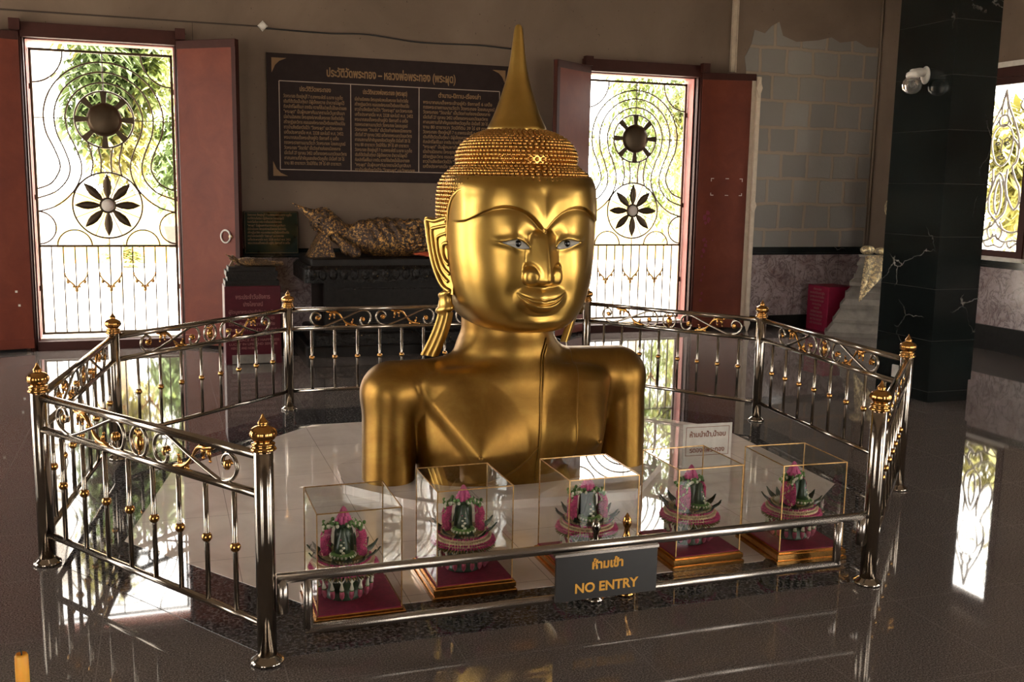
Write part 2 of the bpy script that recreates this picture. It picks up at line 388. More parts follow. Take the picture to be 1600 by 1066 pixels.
left_ops = [(7.9, 1.5, 0, 2.9), (5.2, 1.3, 0, 2.9), (-2.2, 1.2, 0, 2.9)]  # all unseen, some of them added to let in more daylight
front_ops = [(-3.1, 1.1, 0, 2.9), (5.5, 1.8, 0, 3.0)]
wall('wall_back', 1, YW, TH, XL - TH, XR + TH, back_ops)
wall('wall_right', 0, XR, TH, YF - TH, YW, right_ops)
wall('wall_left', 0, XL, -TH, YF - TH, YW, left_ops)
wall('wall_front', 1, YF, -TH, XL, XR, front_ops)
struct(MB().box((XL - TH, YF - TH, -.2), (XR + TH, YW + TH, 0)).build('floor', 'granite_floor'))
struct(MB().box((XL - 1.2, YF - 1.2, ZC), (XR + 1.2, YW + 1.2, ZC + .2)).build('ceiling', 'ceiling_paint'))
for c, w, z0, z1 in back_ops: portal(c, YW + TH, (z0 + z1) / 2, w, z1 - z0, 0)
for c, w, z0, z1 in front_ops: portal(c, YF - TH, (z0 + z1) / 2, w, z1 - z0, PI)
for c, w, z0, z1 in right_ops: portal(XR + TH, c, (z0 + z1) / 2, w, z1 - z0, -PI / 2)
for c, w, z0, z1 in left_ops: portal(XL - TH, c, (z0 + z1) / 2, w, z1 - z0, PI / 2)
# pale marble octagon let into the floor, dark border around it
oct_out = [(.32, 3.36), (2.74, 3.36), (3.80, 4.43), (3.96, 6.09), (3.15, 7.25), (.85, 7.25), (-.25, 6.2), (-.47, 4.53)]
oct_in = [(.56, 3.68), (2.48, 3.68), (3.54, 4.60), (3.62, 5.97), (3.02, 6.76), (.93, 6.76), (.02, 5.86), (-.20, 4.72)]
struct(MB().prism(oct_out, 2, -.01, .0015).build('floor_border', 'granite_border'))
struct(MB().prism(oct_in, 2, -.01, .003).build('floor_marble', 'pale_marble_slab'))
# dado, bands and base along the back wall and the right wall
tn = 0
def trim(lo, hi, mat):
    global tn; tn += 1; return struct(MB().box(lo, hi).build('trim_%d' % tn, mat))
for a, b in ((XL, -1.24), (.30, 4.40), (5.93, XR)):
    trim((a, YW - .025, .14), (b, YW, .872), 'mauve_marble'); trim((a, YW - .04, .872), (b, YW, .965), 'black_marble'); trim((a, YW - .045, 0), (b, YW, .14), 'black_base')
for a, b in ((-1.2, .5), (1.9, YW - .04)):
    trim((XR - .025, a, .26), (XR, b, .87), 'mauve_marble'); trim((XR - .04, a, .87), (XR, b, .95), 'black_marble'); trim((XR - .06, a, 0), (XR, b, .26), 'black_base')
# groove shade painted as a dark strip, and vertical conduit on the back wall
m = MB(); m.box((XL, YW - .012, 3.122), (.98, YW, 3.136)); m.box((.35, YW - .006, 2.85), (.354, YW, 3.122)); struct(m.build('trim_90', 'groove_shade'))
m = MB(); m.box((6.235, YW - .035, 2.97), (6.285, YW, ZC)); m.box((6.30, YW - .02, 2.97), (6.315, YW, ZC)); struct(m.build('trim_91', 'cream_wood'))
struct(MB().tube([(8.28, YW - .03, .96), (8.28, YW - .03, ZC)], .012, 8).build('trim_92', 'wall_plaster'))
# stripped plaster: bare block work with a ragged edge
edge = [(6.50, .965), (6.50, 2.6), (6.47, 2.9), (6.44, 3.15), (6.52, 3.30), (6.55, 3.47), (6.68, 3.42), (6.77, 3.52), (6.86, 3.56), (6.92, 3.42), (7.1, 3.37), (7.4, 3.40), (7.6, 3.45), (7.72, 3.38), (7.95, 3.42), (8.1, 3.36), (8.27, 3.37), (8.27, .965)]
edge = [(px + random.uniform(-.012, .012), pz + random.uniform(-.012, .012)) for px, pz in edge]
struct(MB().prism([(a, b) for a, b in edge], 1, YW - .006, YW + .001).build('wall_patch', 'block_work'))

# -------- back doors: lintel, jambs, sill, leaves, wrought grilles
def door_frame(i, cx, w, h):
    m = MB(); x0, x1 = cx - w / 2, cx + w / 2
    e = bpy.data.objects.new('door_%d' % i, None); COL.objects.link(e); struct(e)
    m = MB(); m.box((x0 - .09, YW - .075, h), (x1 + .09, YW + .03, h + .13)); m.box((x0 - .10, YW - .13, h + .05), (x0 - .01, YW - .06, h + .15)); m.box((x1 + .01, YW - .13, h + .05), (x1 + .10, YW - .06, h + .15)); m.build('door_lintel', 'dark_maroon', e)
    for s, xx in ((-1, x0), (1, x1)):
        m = MB(); m.box((xx - .07 if s < 0 else xx, YW - .05, 0), (xx if s < 0 else xx + .07, YW + .03, h)); m.tube([(xx + s * .035, YW - .07, .0), (xx + s * .035, YW - .07, h + .1)], .02, 10); m.build('door_jamb', 'dark_maroon', e)
    m = MB(); m.box((x0, YW + .03, 0), (x0 + .012, YW + TH, h)); m.box((x1 - .012, YW + .03, 0), (x1, YW + TH, h)); m.box((x0, YW + .03, h - .012), (x1, YW + TH, h)); m.build('door_reveal', 'pink_reveal', e)
    m = MB(); m.box((x0, YW - .06, 0), (x1, YW + .05, .085)); m.build('door_sill', 'dark_maroon', e)
    m = MB(); m.box((x0, YW + .05, 0), (x1, YW + TH + .02, .10)); m.build('door_step', 'white_paint', e)
for i, (c, w, h) in enumerate(DOORS): door_frame(i + 1, c, w, h)
def leaf(hx, hy, ang, w, label, marks=None, ring=False, edge=False, side=1):
    """ang = direction of the leaf from its hinge; local x along the leaf, local y normal"""
    t = thing('door_leaf', (hx, hy, .035), label, 'door', 'open maroon door leaves', ang)
    H = 2.90
    m = MB(); m.box((.0, -.022, 0), (w, .022, H), bev=.004); m.build('door_panel', 'maroon_paint', t)
    m = MB(); m.box((0, -.032, H - .075), (w, .032, H), 0, .004); m.build('top_rail', 'dark_maroon', t)
    m = MB(); m.box((0, -.030, 0), (w, .030, .09), 0, .004); m.build('bottom_rail', 'maroon_paint', t)
    m = MB(); m.box((w - .045, -.028, .09), (w, .028, H - .075)); m.build('closing_stile', 'dark_maroon' if not edge else 'cream_wood', t)
    if edge:
        s = MB(); s.box((w, -.07, .02), (w + .05, .05, H - .03), bev=.006)
        st = s.build('edge_moulding', 'cream_wood', t)
        for zz in (.06, 1.42, 2.74):
            d = MB(); d.prism([(-.035, zz), (0, zz + .11), (.035, zz), (0, zz - .11)], 1, 0, .016); d.build('diamond_ornament', 'cream_wood', st, (w + .025, -.086, 0))
    if ring:
        R = MB(); R.tube([(.0 + .052 * math.cos(a), 0, .052 * math.sin(a) * 1.15) for a in np.linspace(0, 2 * PI, 28, endpoint=False)], .0085, 8, True); R.ball((.055, 0, .0), .014); r = R.build('ring_handle', 'white_plastic', t, (w - .15, side * .034, 1.07))
        MB().tube([(.055, -side * .014, 0), (.055, side * .004, 0)], .02, 10).build('handle_plate', 'worn_brass', r)
    if marks == 'tape':
        m = MB()
        for cx_, cz_, sx, sz in ((.15, 1.72, 1, -1), (.52, 1.72, -1, -1), (.15, 1.53, 1, 1), (.52, 1.53, -1, 1)):
            m.box((cx_, side * .0225, cz_), (cx_ + sx * .035, side * .0235, cz_ + .007)); m.box((cx_, side * .0225, cz_), (cx_ + sx * .007, side * .0235, cz_ + sz * .03))
        for cz_ in (1.72, 1.53): m.box((.32, side * .0225, cz_), (.36, side * .0235, cz_ + .007))
        m.build('tape_marks', 'white_paint', t)
        m = MB()
        for px_, pz_, rr in ((.13, 1.33, .028), (.10, 1.28, .03), (.14, 1.25, .03), (.11, 1.21, .02), (.10, 1.02, .022), (.12, .96, .026), (.10, .90, .026), (.085, .83, .015), (.13, 1.00, .012), (.2, 1.02, .008), (.12, .70, .014), (.10, .62, .015), (.09, .55, .014), (.10, .40, .016), (.09, .32, .02)):
            k = 9; m.prism([(px_ + rr * random.uniform(.5, 1.1) * math.cos(a), pz_ + 1.3 * rr * random.uniform(.5, 1.1) * math.sin(a)) for a in np.linspace(0, 2 * PI, k, endpoint=False)][::-1], 1, side * .0222, side * .0230)
        m.build('paint_stain', 'purple_paint', t)
    if marks == 'bits':
        m = MB()
        for px_, pz_ in ((.30, .95), (.12, .53), (.10, .40), (.42, .2)): m.box((px_, side * .0225, pz_), (px_ + .02, side * .0235, pz_ + .02))
        m.build('plaster_bits', 'white_paint', t)
    return t
a1 = math.atan2(-.45, .56)
leaf(.215, YW - .07, a1, .655, 'maroon door leaf with the pale ring handle, open beside the green plaque', ring=True, side=-1)
leaf(-1.165, YW - .07, math.atan2(-.13, -.64), .655, 'maroon door leaf cut by the photo edge, left of the left doorway', marks='bits', side=1)
leaf(4.46, YW - .07, math.atan2(-.40, -.57), .655, 'maroon door leaf partly hidden behind the golden head, left of the right doorway', side=1)
leaf(5.85, YW - .07, math.atan2(-.16, .63), .62, 'maroon door leaf with purple paint stains and cream edge, right of the right doorway', marks='tape', edge=True, side=-1)

def grille(cx, label):
    Y = YW + .17; t = thing('door_grille', (cx, Y, 0), label, 'door grille', 'wrought iron door grilles')
    hw = .625; zt, zb, zm = 2.815, .135, .982; sz, fz = 2.19, 1.375
    r0 = .0085
    m = MB()
    for a, b in (((-hw, zt), (hw, zt)), ((-hw, zb), (hw, zb))): m.box((a[0] - .012, -.012, a[1] - .012), (b[0] + .012, .012, b[1] + .012))
    for s in (-1, 1): m.box((s * hw - .012, -.012, zb), (s * hw + .012, .012, zt))
    m.build('grille_frame', 'iron', t)
    MB().box((-hw, -.012, zm - .011), (hw, .012, zm + .011)).build('mid_rail', 'iron', t)
    def curve(P, r=r0, nm='scroll_bar', k=8, par=t):
        return MB().tube([(p[0], 0, p[1]) for p in cat([(a, b, 0) for a, b in P], k)[:, :2]], r, 6).build(nm, 'iron', par)
    def arcpts(c, rx, rz, a0, a1, k=24): return [(c[0] + rx * math.cos(a), c[1] + rz * math.sin(a)) for a in np.linspace(a0, a1, k)]
    for R, half in ((.535, [(-.625, 1.523), (-.50, 1.575), (-.425, 1.68), (-.41, 1.77), (-.455, 1.91), (-.515, 2.05)]),
                    (.443, [(-.625, 1.436), (-.46, 1.50), (-.35, 1.62), (-.324, 1.75), (-.365, 1.90), (-.425, 2.05)]),
                    (.345, [(-.625, 1.31), (-.47, 1.36), (-.33, 1.47), (-.24, 1.62), (-.22, 1.76), (-.262, 1.91), (-.325, 2.06)])):
        P = half + arcpts((0, sz), R, R, PI, 0, 17) + [(-a, b) for a, b in half[::-1]]; curve(P, nm='keyhole_scroll', k=4)
    ring = lambda c, R, nm, r=.0095, par=t: MB().tube([(c[0] + R * math.cos(a), 0, c[1] + R * math.sin(a)) for a in np.linspace(0, 2 * PI, 48, endpoint=False)], r, 6, True).build(nm, 'iron', par)
    sd = MB(); sd.lathe([(.16, -.006), (.16, .006), (.12, .018), (.05, .024), (0.001, .025)], n=36)
    sun_d = sd.build('sun_disc', 'iron', t, (0, 0, sz)); sun_d.rotation_euler = (PI / 2, 0, 0)
    ring((0, sz), .265, 'sun_ring')
    for k in range(8):
        a = k * PI / 4 + PI / 2; ca, sa = math.cos(a), math.sin(a); q = []
        for rr, hw_ in ((.155, .020), (.262, .032)):
            for s in (-1, 1): q.append((rr * ca - s * hw_ * sa, sz + rr * sa + s * hw_ * ca))
        MB().prism([q[0], q[1], q[3], q[2]], 1, -.007, .007).build('sun_ray', 'iron', t)
    curve([(0, zt), (0, sz + .265)], .006, 'tie_bar'); 
    for s in (-1, 1): curve([(s * .265, sz), (s * hw, sz)], .005, 'tie_bar')
    for s in (-1, 1):
        curve([(s * .155, sz - .22), (s * .125, 1.84), (s * .12, 1.76), (s * .14, 1.66)], nm='waist_bar'); curve([(s * .065, sz - .26), (s * .045, 1.8), (s * .05, 1.69)], nm='waist_bar')
        curve([(s * hw - s * .28 * math.cos(a), zt - .30 * math.sin(a)) for a in np.linspace(0, PI / 2, 9)], nm='corner_arc', k=3)
        curve(arcpts((s * .31, zm), .155, .155, 0, PI, 15), nm='base_arc', k=3)
        curve([(s * hw - s * .155 * math.sin(a), 1.157 + .155 * math.cos(a)) for a in np.linspace(0, PI, 15)], nm='side_arc', k=3)
    ring((0, fz), .316, 'flower_ring'); ring((0, fz), .068, 'flower_eye', .012)
    fl = MB(); fl.lathe([(.06, -.006), (.06, .006), (.03, .02), (.001, .024)], n=20); o = fl.build('flower_boss', 'white_paint', t, (0, 0, fz)); o.rotation_euler = (PI / 2, 0, 0)
    for k in range(8):
        a = k * PI / 4 + PI / 2; ca, sa = math.cos(a), math.sin(a); V = []
        pr = [(.07, .012), (.12, .031), (.18, .041), (.23, .033), (.27, .016), (.30, .001)]
        m = MB(); G = [[(rr * ca - q * h_ * sa, -.004 - .010 * (1 - q * q), fz + rr * sa + q * h_ * ca) for q in (-1, -.5, 0, .5, 1)] for rr, h_ in pr]; m.grid(G)
        G2 = [[(rr * ca - q * h_ * sa, .004, fz + rr * sa + q * h_ * ca) for q in (-1, -.5, 0, .5, 1)] for rr, h_ in pr]; m.grid(G2, flip=True); m.build('flower_petal', 'iron', t)
        a += PI / 8; curve([(.068 * math.cos(a), fz + .068 * math.sin(a)), (.316 * math.cos(a), fz + .316 * math.sin(a))], .0045, 'flower_spoke')
    curve([(0, fz - .316), (0, zm)], .006, 'tie_bar')
    for k in range(11): MB().box((-.006 + (k - 5) * .1045, -.006, zb), (.006 + (k - 5) * .1045, .006, zm)).build('upright_bar', 'iron', t)
    for k in (-3, 0, 3):
        m = MB(); c = k * .1045
        for s in (-1, 1):
            P = cat([(c + s * .10, 0, .72), (c + s * .094, 0, .69), (c + s * .07, 0, .65), (c + s * .03, 0, .61), (c, 0, .565)], 4); m.tube(P, np.linspace(.007, .013, len(P)), 6)
            m.ball((c + s * .075, 0, .635), .017, 8, 5, (1, .6, 1.3)); m.ball((c + s * .10, 0, .715), .011, 8, 5); m.ball((c + s * .028, 0, .585), .013, 8, 5)
        m.ball((c, 0, .555), .019, 8, 5, (1, .8, 1.3)); m.build('vine_ornament', 'worn_brass', t)
    for s in (-1, 1):
        for zz in (.55, 1.42, 2.45): MB().box((s * hw + (.012 if s > 0 else -.035), -.012, zz), (s * hw + (.035 if s > 0 else -.012), .012, zz + .05)).build('hinge', 'iron', t)
    return t
grille(-.475, 'wrought iron grille with sun disc and flower in the left doorway')
grille(5.155, 'wrought iron grille with sun disc and flower in the doorway right of the golden head')

# -------- side window with its wire figure
e = bpy.data.objects.new('window_1', None); COL.objects.link(e); struct(e); e.location = (XR, 8.56, 0)
m = MB(); m.box((-.03, -.50, 2.83), (.05, .50, 2.93)); m.box((.0, -.46, 2.76), (.06, .46, 2.83)); m.box((0, -.46, .98), (.06, .46, 1.05))
for s in (-1, 1): m.box((-.02, s * .46 - .04, .98), (.06, s * .46 + .04, 2.83))
m.build('window_frame', 'dark_maroon', e)
MB().box((-.06, -.55, .945), (.24, .55, .985)).build('window_sill', 'white_paint', e)
MB().box((-.04, -.52, 2.93), (.05, .52, 2.985)).build('window_head', 'white_paint', e)
t = thing('window_grille', (XR + .10, 8.56, 0), 'white wire window grille with a crowned praying figure, beyond the black pillar', 'window grille')
def wire(P, nm, mat='white_paint', r=.009, k=6, closed=False): return MB().tube([(0, p[0], p[1]) for p in cat([(a, b, 0) for a, b in P], k, closed)[:, :2]], r, 6, closed).build(nm, mat, t)
mir = lambda P: [(-a, b) for a, b in P]
def both(P, nm, mat='white_paint', r=.012):
    wire(P, nm, mat, r); wire(mir(P), nm, mat, r)
both([(0, 2.72), (.05, 2.55), (.13, 2.40), (.20, 2.25), (.24, 2.10)], 'crown_wire'); both([(0, 2.70), (.035, 2.55), (.04, 2.45), (.10, 2.36)], 'crown_wire'); both([(0, 2.46), (.06, 2.43), (.05, 2.36), (0, 2.34)], 'crown_wire')
wire([(0, 2.36), (.09, 2.32), (.14, 2.22), (.13, 2.10), (.08, 1.98), (0, 1.93), (-.08, 1.98), (-.13, 2.10), (-.14, 2.22), (-.09, 2.32)], 'face_wire', closed=True)
both([(.02, 2.20), (.06, 2.225), (.105, 2.20)], 'brow_wire', 'iron', .006); both([(.03, 2.165), (.06, 2.18), (.09, 2.16), (.06, 2.15), (.03, 2.165)], 'eye_wire', 'iron', .007)
wire([(.0, 2.20), (.012, 2.12), (.028, 2.08), (-.02, 2.075)], 'nose_wire', 'iron', .006); wire([(-.05, 2.02), (0, 2.0), (.05, 2.02), (0, 2.035), (-.05, 2.02)], 'mouth_wire', 'iron', .006)
both([(.14, 2.22), (.22, 2.12), (.21, 1.98), (.16, 1.92), (.21, 1.80), (.27, 1.70), (.29, 1.56), (.22, 1.48), (.12, 1.62), (.05, 1.80), (0, 1.86)], 'shoulder_wire')
both([(0, 1.80), (.035, 1.70), (.045, 1.55), (.02, 1.45), (0, 1.42)], 'hand_wire'); both([(.10, 1.90), (.09, 1.75), (.12, 1.60), (.10, 1.45), (.0, 1.36)], 'sash_wire')
both([(.29, 1.56), (.36, 1.50), (.40, 1.38), (.34, 1.28), (.20, 1.24), (.05, 1.30), (0, 1.36)], 'lap_wire'); both([(0, 1.20), (.12, 1.14), (.28, 1.16), (.40, 1.10)], 'lotus_wire'); both([(0, 1.10), (.10, 1.08), (.16, 1.14), (.22, 1.08), (.30, 1.13), (.36, 1.08)], 'lotus_wire')
both([(.06, 1.34), (.10, 1.24), (.05, 1.16), (.02, 1.22)], 'swirl_wire'); both([(.30, 2.70), (.20, 2.55), (.30, 2.45), (.42, 2.30)], 'swirl_wire', 'iron', .006); both([(.42, 2.72), (.28, 2.56), (.42, 2.40)], 'swirl_wire', 'iron', .006); both([(.42, 2.1), (.33, 1.95), (.42, 1.80), (.35, 1.70), (.42, 1.62)], 'swirl_wire')

# ============================================================ OUTSIDE
gm = MB().box((-60, -60, -.45), (70, 80, -.2)); o = struct(gm.build('ground', 'paving'))
def leafcloud(m, c, r, nleaf, size, mi, droop=.6):
    for _ in range(nleaf):
        d = RNG.normal(size=3); d /= np.linalg.norm(d); p = np.array(c) + d * np.array(r) * RNG.uniform(.2, 1); a = RNG.uniform(0, 2 * PI); L = size * RNG.uniform(.6, 1.4)
        ax = np.array([math.cos(a), math.sin(a), -droop * RNG.uniform(.2, 1.6)]); ax /= np.linalg.norm(ax); sd = np.cross(ax, (0, 0, 1)); sd /= np.linalg.norm(sd); w = L * .13
        m.add([p, p + ax * L * .45 + sd * w, p + ax * L, p + ax * L * .45 - sd * w], [(0, 1, 2, 3)], False, mi)
def tree(x, y, h, spread, label, kind, mats=('foliage_lime', 'foliage_yellow', 'foliage_green'), n=900, size=.32, low=.35, droop=.9):
    t = thing('tree', (x, y, -.2), label, 'tree', 'trees outside the temple')
    m = MB(); m.tube(cat([(0, 0, 0), (.05, .02, h * .4), (-.03, .05, h * .8)], 5), np.linspace(.11, .05, 11), 8); m.build('trunk', 'bark', t)
    m = MB()
    for k in range(9):
        a = RNG.uniform(0, 2 * PI); rr = spread * RNG.uniform(.1, .75); leafcloud(m, (rr * math.cos(a), rr * math.sin(a) * .8, h * RNG.uniform(low, 1.0)), (spread * .5, spread * .5, h * .16), n // 9, size, int(RNG.integers(0, 3)), droop)
    m.build('foliage', list(mats), t)
tree(-.66, 16.2, 5.0, 1.05, 'yellow-green drooping tree seen through the middle of the left doorway', 0, n=6500, size=.25)
tree(.45, 19.6, 5.0, .75, 'pale bushy tree right of the flower of the left door grille', 1, n=3600, size=.26)
tree(-2.35, 15.2, 4.8, .22, 'narrow green shrub seen at the left edge of the left doorway', 2, n=700, low=.12, size=.22)
tree(1.0, 23.0, 5.2, .6, 'small green tree far off at the right edge of the left doorway', 2, ('foliage_green',) * 3, n=900, size=.2)
tree(8.1, 16.6, 4.4, 1.0, 'leafy lime tree filling the right doorway above the sun disc', 0, ('foliage_lime', 'foliage_green', 'foliage_lime'), n=4200, size=.17)
tree(10.1, 18.9, 4.6, 1.0, 'slender tree at the right side of the right doorway', 1, ('foliage_lime', 'foliage_green', 'foliage_yellow'), n=3200, size=.18)
tree(11.6, 9.3, 4.4, 1.2, 'green bamboo clump outside the side window', 2, ('foliage_lime', 'foliage_green', 'foliage_green'), n=5200, size=.32, low=.1)
tree(13.2, 12.4, 5.0, 1.3, 'bright bamboo behind the clump outside the side window', 2, n=4200, size=.36, low=.1)
m = MB(); m.box((-8, 24, -.2), (14, 24.3, 1.2), 0); m.box((-8, 23.9, -.2), (14, 24.0, .35), 1); m.box((-8, 23.85, 1.2), (14, 24.4, 1.32), 1); o = m.build('garden_wall', ['yellow_wall', 'ochre']); tag(o, 'low yellow garden wall far outside behind both doorways', 'wall')
m = MB(); m.lathe([(.27, 0), (.27, .1), (.22, .12), (.22, 3.8), (.28, 3.9), (.28, 4.2)], n=24); o = m.build('porch_column', 'outside_white', None, (-1.50, 14.4, -.2)); tag(o, 'white round column outside the left doorway', 'column', 'white columns outside the temple')
o = o.copy(); COL.objects.link(o); o.location = (6.05, 14.8, -.2); o['label'] = 'white round column outside the right doorway'
t = thing('planter', (.35, 17.5, -.2), 'dark square planter on a white post outside the left doorway', 'planter')
MB().box((-.14, -.14, 0), (.14, .14, .75), bev=.01).build('post', 'outside_white', t); m = MB(); m.add([(s * a, q * a, zz) for zz, a in ((.75, .22), (1.1, .30)) for s, q in ((-1, -1), (1, -1), (1, 1), (-1, 1))], [(3, 2, 1, 0), (4, 5, 6, 7)] + [(i, (i + 1) % 4, 4 + (i + 1) % 4, 4 + i) for i in range(4)], False); m.build('tub', 'planter', t)
for x_, y_, s_, lab in ((-.75, 22.8, .5, 'low green bush at the foot of the yellow wall, seen through the left doorway'), (8.9, 22.8, .8, 'green bush against the yellow wall, seen through the right doorway')):
    m = MB(); leafcloud(m, (0, 0, s_ * .6), (s_, s_ * .6, s_ * .6), 500, .22, 0, .2); tag(m.build('bush', 'foliage_lime', None, (x_, y_, -.2)), lab, 'bush')

# ============================================================ THE GOLDEN STATUE
ST = thing('buddha_statue', (1.81, 5.17, 0), 'large polished golden Buddha bust with tall pointed finial on the marble inside the railing', 'statue')
# low stone plinth in the floor under it
pl = [(.90, 5.55), (.87, 5.17), (1.12, 4.85), (1.32, 4.69), (2.32, 4.64), (2.72, 5.12), (2.74, 5.50), (2.45, 5.86), (1.25, 5.90)]
o = MB().prism(pl, 2, .002, .05).build('plinth', 'pale_marble_slab'); tag(o, 'low many-sided pale marble plinth under the golden bust', 'plinth')

# --- bust: one continuous surface
def chest_fwd(x, z):
    ax = np.abs(x)
    xn = np.where(x < 0, .305, .362); zn = np.where(x < 0, .250, .288); dz = z - zn
    r = np.sqrt(((ax - xn) / np.where(ax > xn, .25, .30)) ** 2 + (dz / np.where(dz > 0, .38, .19)) ** 2)
    h = .165 * np.clip(1 - r, 0, 1) ** 1.2
    h = h + .070 * np.exp(-(x / .34) ** 2 - ((z - .30) / .26) ** 2)
    # lower border of the breast: a ridge from the armpit down to the nipple, hollow beneath it
    ux, uz = .565 - xn, .60 - zn; L = np.sqrt(ux * ux + uz * uz); dist = ((ax - xn) * uz - dz * ux) / L; al = ((ax - xn) * ux + dz * uz) / L
    h = h - .050 * sstep(-.006, .070, dist) * sstep(-.10, .06, al) * sstep(.50, .36, al)
    return h
def bust(x, y, z):
    fwd = sstep(.05, -.12, y)
    yy = y + chest_fwd(x, z) * fwd
    a = .525 + .055 * sstep(.05, .55, z); b = .255 - .03 * sstep(.35, .75, z)
    q = (np.abs(x / a) ** 2.8 + np.abs((yy - .03) / b) ** 2.8) ** (1 / 2.8)
    torso = smax((q - 1) * .27, z - (.69 - .05 * np.abs(x)), .10)
    ax = np.abs(x)
    zs_ = z + np.where(x < 0, .040, .0) * sstep(.15, .50, ax)
    sh = capsule(ax, y, zs_, (.0, .03, .595), (.655, .085, .562), .155, .165)
    arm = capsule(ax, y * .86, zs_, (.675, .065, .55), (.692, .045, -.2), .146, .138)
    arm = smin(sh, arm, .05)
    d = smin(torso, arm, .020)
    nk = np.sqrt(((x + .008) / 1.08) ** 2 + (y - .095) ** 2) - (.236 + .03 * sstep(.86, .74, z))
    nk = smax(nk, z - 1.05, .03)
    d = smin(d, nk, .075)
    return d
def bust_front(x, z):
    """forward surface y for arrays x, z (sphere tracing from in front)"""
    x = np.asarray(x, float); z = np.asarray(z, float); y = np.full_like(x, -.62)
    for _ in range(120): y = y + np.clip(bust(x, y, z), -.02, .02) * .7
    return y
sdf_part('bust', bust, (-.86, -.52, .045), (.86, .34, 1.06), .0085, 'gold_leaf_body', ST)
m = MB()
for nx_, nz_ in ((-.305, .252), (.362, .290)):
    yy = float(bust_front([nx_], [nz_])[0]); m.ball((nx_, yy - .002, nz_), .012, 12, 8)
m.build('nipple_studs', 'gold_leaf_body', ST)
# sash hanging from the left shoulder: a raised strip with rolled edges
zs = np.concatenate([np.linspace(.065, .70, 60), np.linspace(.71, .785, 12)])
xa = np.interp(zs, [.05, .26, .40, .54, .70, .80], [.045, .05, .058, .075, .105, .150]); xb = np.interp(zs, [.05, .20, .42, .55, .70, .80], [.235, .24, .255, .285, .325, .36])
ts = np.array([0, .006, .03, .08, .2, .35, .5, .65, .8, .92, .97, .994, 1.0]); off = np.array([-.004, .009, .012, .008, .007, .007, .007, .007, .007, .008, .012, .009, -.004])
X = xa[:, None] * (1 - ts) + xb[:, None] * ts; Z = np.repeat(zs[:, None], len(ts), 1); Y = bust_front(X.ravel(), Z.ravel()).reshape(X.shape) - off
MB().grid(np.stack([X, Y, Z], 2)).build('sash', 'gold_leaf_body', ST)
def on_bust(P, r, nm, dz=.0):
    P = cat([(a, 0, b) for a, b in P], 8); y = bust_front(P[:, 0], P[:, 2]); P[:, 1] = y - dz; return MB().tube(P, r, 6).build(nm, 'gold_leaf_body', ST)
on_bust([(.05, .262), (.0, .205), (-.07, .145), (-.16, .09), (-.26, .055)], .006, 'robe_hem')
on_bust([(.150, .815), (.105, .72), (.078, .58), (.06, .42), (.05, .27), (.045, .07)], .0055, 'sash_hem', .004)

# --- face: fine grid over an egg-shaped base, features raised on it
rows = np.array([(1.675, .385, .375), (1.64, .400, .398), (1.58, .405, .408), (1.50, .407, .412), (1.40, .406, .414), (1.30, .402, .416), (1.20, .394, .418), (1.12, .383, .417), (1.06, .368, .414), (1.01, .349, .410), (.97, .326, .405),
                 (.935, .298, .397), (.910, .268, .383), (.892, .235, .362), (.881, .20, .332), (.876, .165, .295), (.876, .12, .24), (.880, .07, .16), (.884, .02, .05)])
sarc = np.concatenate([[0], np.cumsum(np.hypot(np.diff(rows[:, 0]), np.diff(rows[:, 2])))])
NR, NT = 430, 540
sv = np.linspace(0, sarc[-1], NR)
def spline(xk, yk, x):   # monotone-ish cubic Hermite
    m = np.gradient(yk, xk); i = np.clip(np.searchsorted(xk, x) - 1, 0, len(xk) - 2); h = xk[i + 1] - xk[i]; t = (x - xk[i]) / h
    return (2 * t ** 3 - 3 * t ** 2 + 1) * yk[i] + (t ** 3 - 2 * t ** 2 + t) * h * m[i] + (-2 * t ** 3 + 3 * t ** 2) * yk[i + 1] + (t ** 3 - t ** 2) * h * m[i + 1]
rz, rA, rF = (spline(sarc, rows[:, k], sv) for k in range(3))
u = np.linspace(-1, 1, NT); th = np.sign(u) * (np.abs(u) * .78 + .22 * np.abs(u) ** 3) * math.radians(118)
e_ = 2 / 2.35
SX = np.sign(np.sin(th)) * np.abs(np.sin(th)) ** e_; SY = np.sign(np.cos(th)) * np.abs(np.cos(th)) ** e_
FX = rA[:, None] * SX[None]; FD = rF[:, None] * SY[None] + .005; FZ = np.repeat(rz[:, None], NT, 1)
